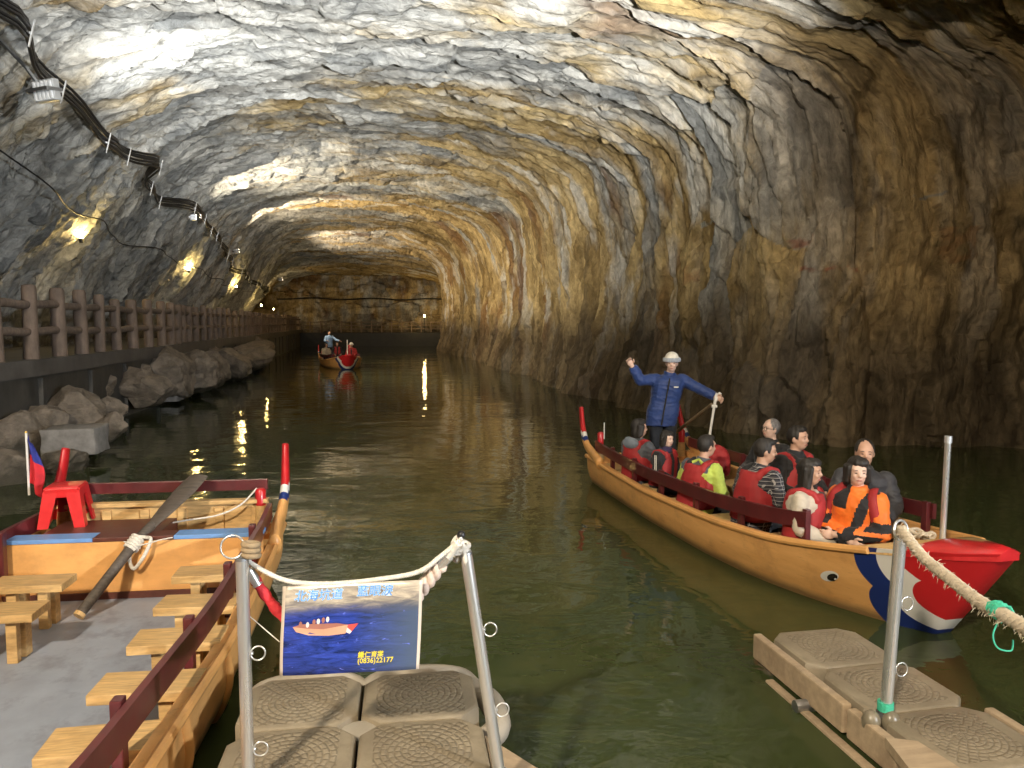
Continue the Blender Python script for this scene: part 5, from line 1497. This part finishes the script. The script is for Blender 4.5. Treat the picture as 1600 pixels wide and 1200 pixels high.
KNITW = cloth('cream_knit', (.70, .66, .58)); KNITG = cloth('grey_knit', (.34, .37, .42)); SKYB = cloth('light_blue_jacket', (.26, .42, .68), .6); PLAID = plaid()
DKSKIN = M('tan_skin', (.46, .27, .18), .5, var=.06, scale=20, bmp=.05)
PALESK = M('pale_skin', (.66, .44, .34), .5, var=.05, scale=20, bmp=.05)

SEATZ = .33
def seat_at(px, py_top, D, k=1.0):
    """seat a person so that the crown of the head falls on this pixel"""
    q = unproj_d(px, py_top, D); return Vector((q.x, q.y, SEATZ)), (q.z - SEATZ) / .875
def deg(*a): return [R(x) for x in a]
def place(px, pyt, D, label, yaw, **kw):
    l_, kk = seat_at(px, pyt, D)
    k = kw.pop('k', None) or (kk + .15 if kk < .9 else kk + .03)
    # rest the feet and seat: keep the natural scale, lift or lower by the seat cushion only
    return person(label, Vector((l_.x, l_.y, SEATZ + (kk - k) * .875)), yaw, k=k, **kw)

def p1x(t, T, H, sh, el, wr, parts):
    bm = BM(); add_ell(bm, T(.46, -.13), (.07, .12, .075)); add_ell(bm, T(.49, -.165), (.03, .08, .06)); o = obj('hood', remesh(bm, .012, 2), GREYB, t); smooth(o)
place(997, 652, 9.35, 'person with long dark hair and grey hood sitting nearest the boatman', R(40), hair='bob', jacket=GREYC, trousers=BLACKC, vest=VESTR, head=(R(-40), 0), extra=p1x, vox=.012)
def p2x(t, T, H, sh, el, wr, parts):
    for k_, o_ in ((0, .0), (1, .022)):
        bm = BM(); a, b, c = sh[-1], el[-1], wr[-1]
        off = Vector((.01 + o_, -.074, .02)); add_tube(bm, [a + off, a.lerp(b, .5) + off * Vector((1, .95, .5)), b + off * Vector((1, .9, .2)), b.lerp(c, .6) + Vector((.0, -.062, .012 + o_))], .006, 6); obj('sleeve_stripe', bm, WHITEP, t)
    bm = BM(); add_tube(bm, [T(.46, .01), T(.545, .025)], [.098, .082], 16); obj('scarf', remesh(bm, .011, 2), PURPLE, t)
place(1036, 671, 8.75, 'child-sized passenger in black striped jacket and red vest facing the camera', R(-45), hair='bob', jacket=BLACKC, trousers=BLACKC, vest=VESTR, head=(R(-5), 0), extra=p2x, side_lean=.10, vox=.0115, skin=PALESK, k=.82)
def jp3(x, y, z): return 1 if (z > .38 and abs(y) < .19) else 0
def p3x(t, T, H, sh, el, wr, parts):
    bm = BM(); add_tube(bm, [T(.47, -.09, .06), T(.50, -.06, .0), T(.47, -.09, -.07)], .018, 8); obj('collar_piping', bm, LIME, t)
place(1088, 676, 7.9, 'man in lime green jacket and red vest seen from behind', R(38), jacket=[LIME, GREYC], jpaint=jp3, trousers=BLACKC, vest=VESTR, head=(R(-15), 0), extra=p3x, lean=.14, side_lean=-.08)
place(1178, 680, 7.0, 'man in black plaid shirt and red vest seen from behind', R(28), jacket=PLAID, trousers=BLACKC, vest=VESTR, head=(R(-38), .06), lean=.10, side_lean=-.10, skin=DKSKIN)
place(1207, 651, 8.5, 'grey haired man with glasses at the back on the far side', R(-150), hair='bald', hairmat=GREYH, jacket=BLACKC, trousers=BLACKC, glasses=True, head=(R(-10), -.1), skin=PALESK, vox=.012)
place(1238, 662, 7.55, 'man in black jacket and open red vest looking to the right', R(-62), jacket=BLACKC, trousers=BLACKC, vest=VESTR, vest_open=.085, head=(R(15), -.05), side_lean=.09)
def p7x(t, T, H, sh, el, wr, parts):
    bm = BM(); add_box(bm, T(.05, .0, -.20), (.10, .02, .012)); obj('vest_strap', bm, BLACKC, t)
place(1258, 710, 6.25, 'woman with fringe in cream jumper and red vest looking to the right', R(-35), hair='long', jacket=CREAM, trousers=BLACKC, vest=VESTR, head=(R(-5), 0.0), arms={1: ((.10, .24, .20), (.34, .10, .02)), -1: ((.04, -.25, .18), (.30, -.06, .02)), 'palm1': Vector((0, 0, -1))}, skin=DKSKIN, extra=p7x, collar=False, side_lean=-.06, lean=.05)
place(1352, 682, 6.75, 'balding man in charcoal jacket behind the woman in orange', R(-112), hair='bald', jacket=DKGREY, trousers=BLACKC, head=(R(5), 0))
def jp9(x, y, z):
    if z > .02 and abs(y - (.015 + .30 * (z - .05))) < .040 and x > .0: return 1
    if z > .34 and -.15 < y < -.02 and x > 0: return 1
    if x > .155 and z < .17: return 1
    if abs(y) > .16 and .20 < z < .27: return 1
    if z < .02 and x < .10: return 1
    return 0
def p9x(t, T, H, sh, el, wr, parts):
    for s_ in (1, -1):
        bm = BM(); add_tube(bm, catmull([T(.08, .10 if s_ < 0 else .0, s_ * .19), T(.28, .10, s_ * .20), T(.44, .08, s_ * .155), T(.50, -.02, s_ * .12)], 5), .026, 8, flat=(1.5, .6)); obj('vest_edge', bm, VESTR, t); smooth(t.children[-1])
place(1343, 709, 6.05, 'smiling woman in orange and black jacket sitting nearest the bow', R(-142), thigh=.25, tuck=.24, hair='bob', jacket=[ORNG, BLACKC], jpaint=jp9, trousers=BLACKC, head=(R(42), .05), arms={1: ((.10, .26, .18), (.24, -.06, .14)), -1: ((.10, -.25, .18), (.22, .08, .10)), 'palm1': Vector((-1, 0, 0)), 'palm-1': Vector((-1, 0, 0))}, skin=PALESK, extra=p9x)

# boatman standing in the stern
bx, by = unproj_d(1036, 650, 9.85).x, 9.85
def bmx(t, T, H, sh, el, wr, parts):
    bm = BM(); add_box(bm, T(.33, .180, .10), (.012, .06, .016)); obj('chest_badge', bm, WHITEP, t)
    bm = BM(); add_tube(bm, [T(-.18, .178), T(-.02, .175), T(.12, .165), T(.25, .172), T(.36, .176), T(.44, .14)], .010, 6); obj('zip', bm, BLACKC, t)
bz_ = unproj_d(1056, 549, 9.85).z
kb = (bz_ - .245) / 1.64
boatman = person('boatman in navy jacket and cream knit hat standing with one arm raised', Vector((bx, by, .245)), R(-98), seated=False, k=kb, side_lean=.16, lean=.03,
       arms={-1: ((.12, -.30, .40), (.16, -.42, .60)), 1: ((.05, .42, .31), (.14, .66, .20)), 'palm-1': Vector((1, 0, .2)), 'palm1': Vector((1, .2, -.4)), 'curl': 1.1},
       jacket=NAVY, trousers=DKTROU, hat=[KNITW, KNITG], hair=None, skin=PALESK, head=(R(-4), .05), extra=bmx, bulk=.024, hem=-.20, vox=.0095, group='crew')
# white steering stick the boatman holds, and the scull behind
s0 = unproj_d(1103, 715, 9.55); s1 = unproj_d(1118, 622, 9.62)
stk = thing('steering_stick', 'white crutch-topped stick held by the boatman', 'stick', s0); dv = s1 - s0
bm = BM(); add_tube(bm, [Vector((0, 0, -.1)), dv * .5, dv], [.016, .016, .018], 10); smooth(obj('shaft', bm, WHITEP, stk), 50)
bm = BM(); add_tube(bm, [dv * .95, dv * 1.02 + Vector((.04, 0, .02)), dv * 1.05 + Vector((.055, 0, .03))], [.022, .024, .02], 10); add_tube(bm, [dv * .97, dv * 1.06 + Vector((.0, 0, .02))], .022, 10); add_tube(bm, [dv * .86 + Vector((-.03, 0, 0)), dv * .86 + Vector((.035, 0, 0))], .02, 10); smooth(obj('crutch', bm, WHITEP, stk), 50)
q0 = unproj_d(1112, 632, 9.75); q1 = unproj_d(1045, 684, 10.9); q2 = unproj_d(1002, 720, 12.2)
sc_o = thing('scull', 'brown sculling oar slanting behind the boatman', 'oar', q0)
bm = BM(); add_tube(bm, [Vector((0, 0, 0)), q1 - q0, q2 - q0], [.022, .026, .026], 10); smooth(obj('shaft', bm, OARL, sc_o), 50)
bm = BM(); e_ = (q2 - q0); add_tube(bm, [e_ * .97, e_ * 1.15, e_ * 1.3], [.03, .06, .05], 10, flat=(1, .3)); smooth(obj('blade', bm, OARL, sc_o), 50)
# spare life vest draped over the far stern seat
lv = thing('life_jacket', 'spare red life jacket propped up in the stern beside the thole post', 'life jacket', unproj_d(1117, 728, 8.9), R(60))
bm = BM(); add_loft(bm, [(0, 0, -.10, .09, .17), (0, 0, .0, .10, .18), (0, 0, .14, .09, .17), (-.01, 0, .22, .06, .12), (-.01, 0, .25, .03, .07)]); me = remesh(bm, .014, 2); ruffle(me, .014, 9, 2)
smooth(obj('foam_body', me, VESTR, lv)); bm = BM(); add_tube(bm, [(.11, -.16, .04), (.12, 0, .04), (.11, .16, .04)], .010, 6, flat=(1, 2)); obj('strap', bm, BLACKC, lv)
wp = thing('flag_stick', 'thin white stick on the near thole post of the full boat', 'stick', unproj_d(944, 680, 10.3))
bm = BM(); add_tube(bm, [(0, 0, -.05), (0, 0, .17)], .008, 8); obj('rod', bm, WHITEP, wp)

# people in the far boat
FG = 'people in the far boat'
fz = .40
person('far boatman in light blue jacket standing in the distant boat', fb_pos(.7, -.35, .25), FRZ + .2, seated=False, k=.96, lean=.05, arms={1: ((.15, .35, .25), (.3, .5, .2)), -1: ((.1, -.28, .2), (.25, -.2, .2))}, jacket=SKYB, trousers=DKTROU, vox=.02, face=False, group=FG)
person('person in dark jacket with red vest in the middle of the distant boat', fb_pos(2.3, -.12, fz), FRZ, hair='bob', jacket=BLACKC, trousers=BLACKC, vest=VESTR, vox=.02, face=True, group=FG)
person('person in cream top bending low at the left side of the distant boat', fb_pos(1.6, -.62, fz - .08), FRZ + .5, hair='bob', jacket=CREAM, trousers=BLACKC, vox=.02, face=False, group=FG)
person('person in cream hat and red vest at the right side of the distant boat', fb_pos(3.0, .52, fz - .05), FRZ - .2, hair=None, hat=[KNITW, KNITW], jacket=VESTR, trousers=BLACKC, vest=VESTR, vox=.02, face=True, group=FG)
person('dark haired person hunched at the far right of the distant boat', fb_pos(2.0, .62, fz - .05), FRZ + 1.2, hair='short', jacket=BLACKC, trousers=BLACKC, vest=VESTR, vox=.02, face=False, group=FG)
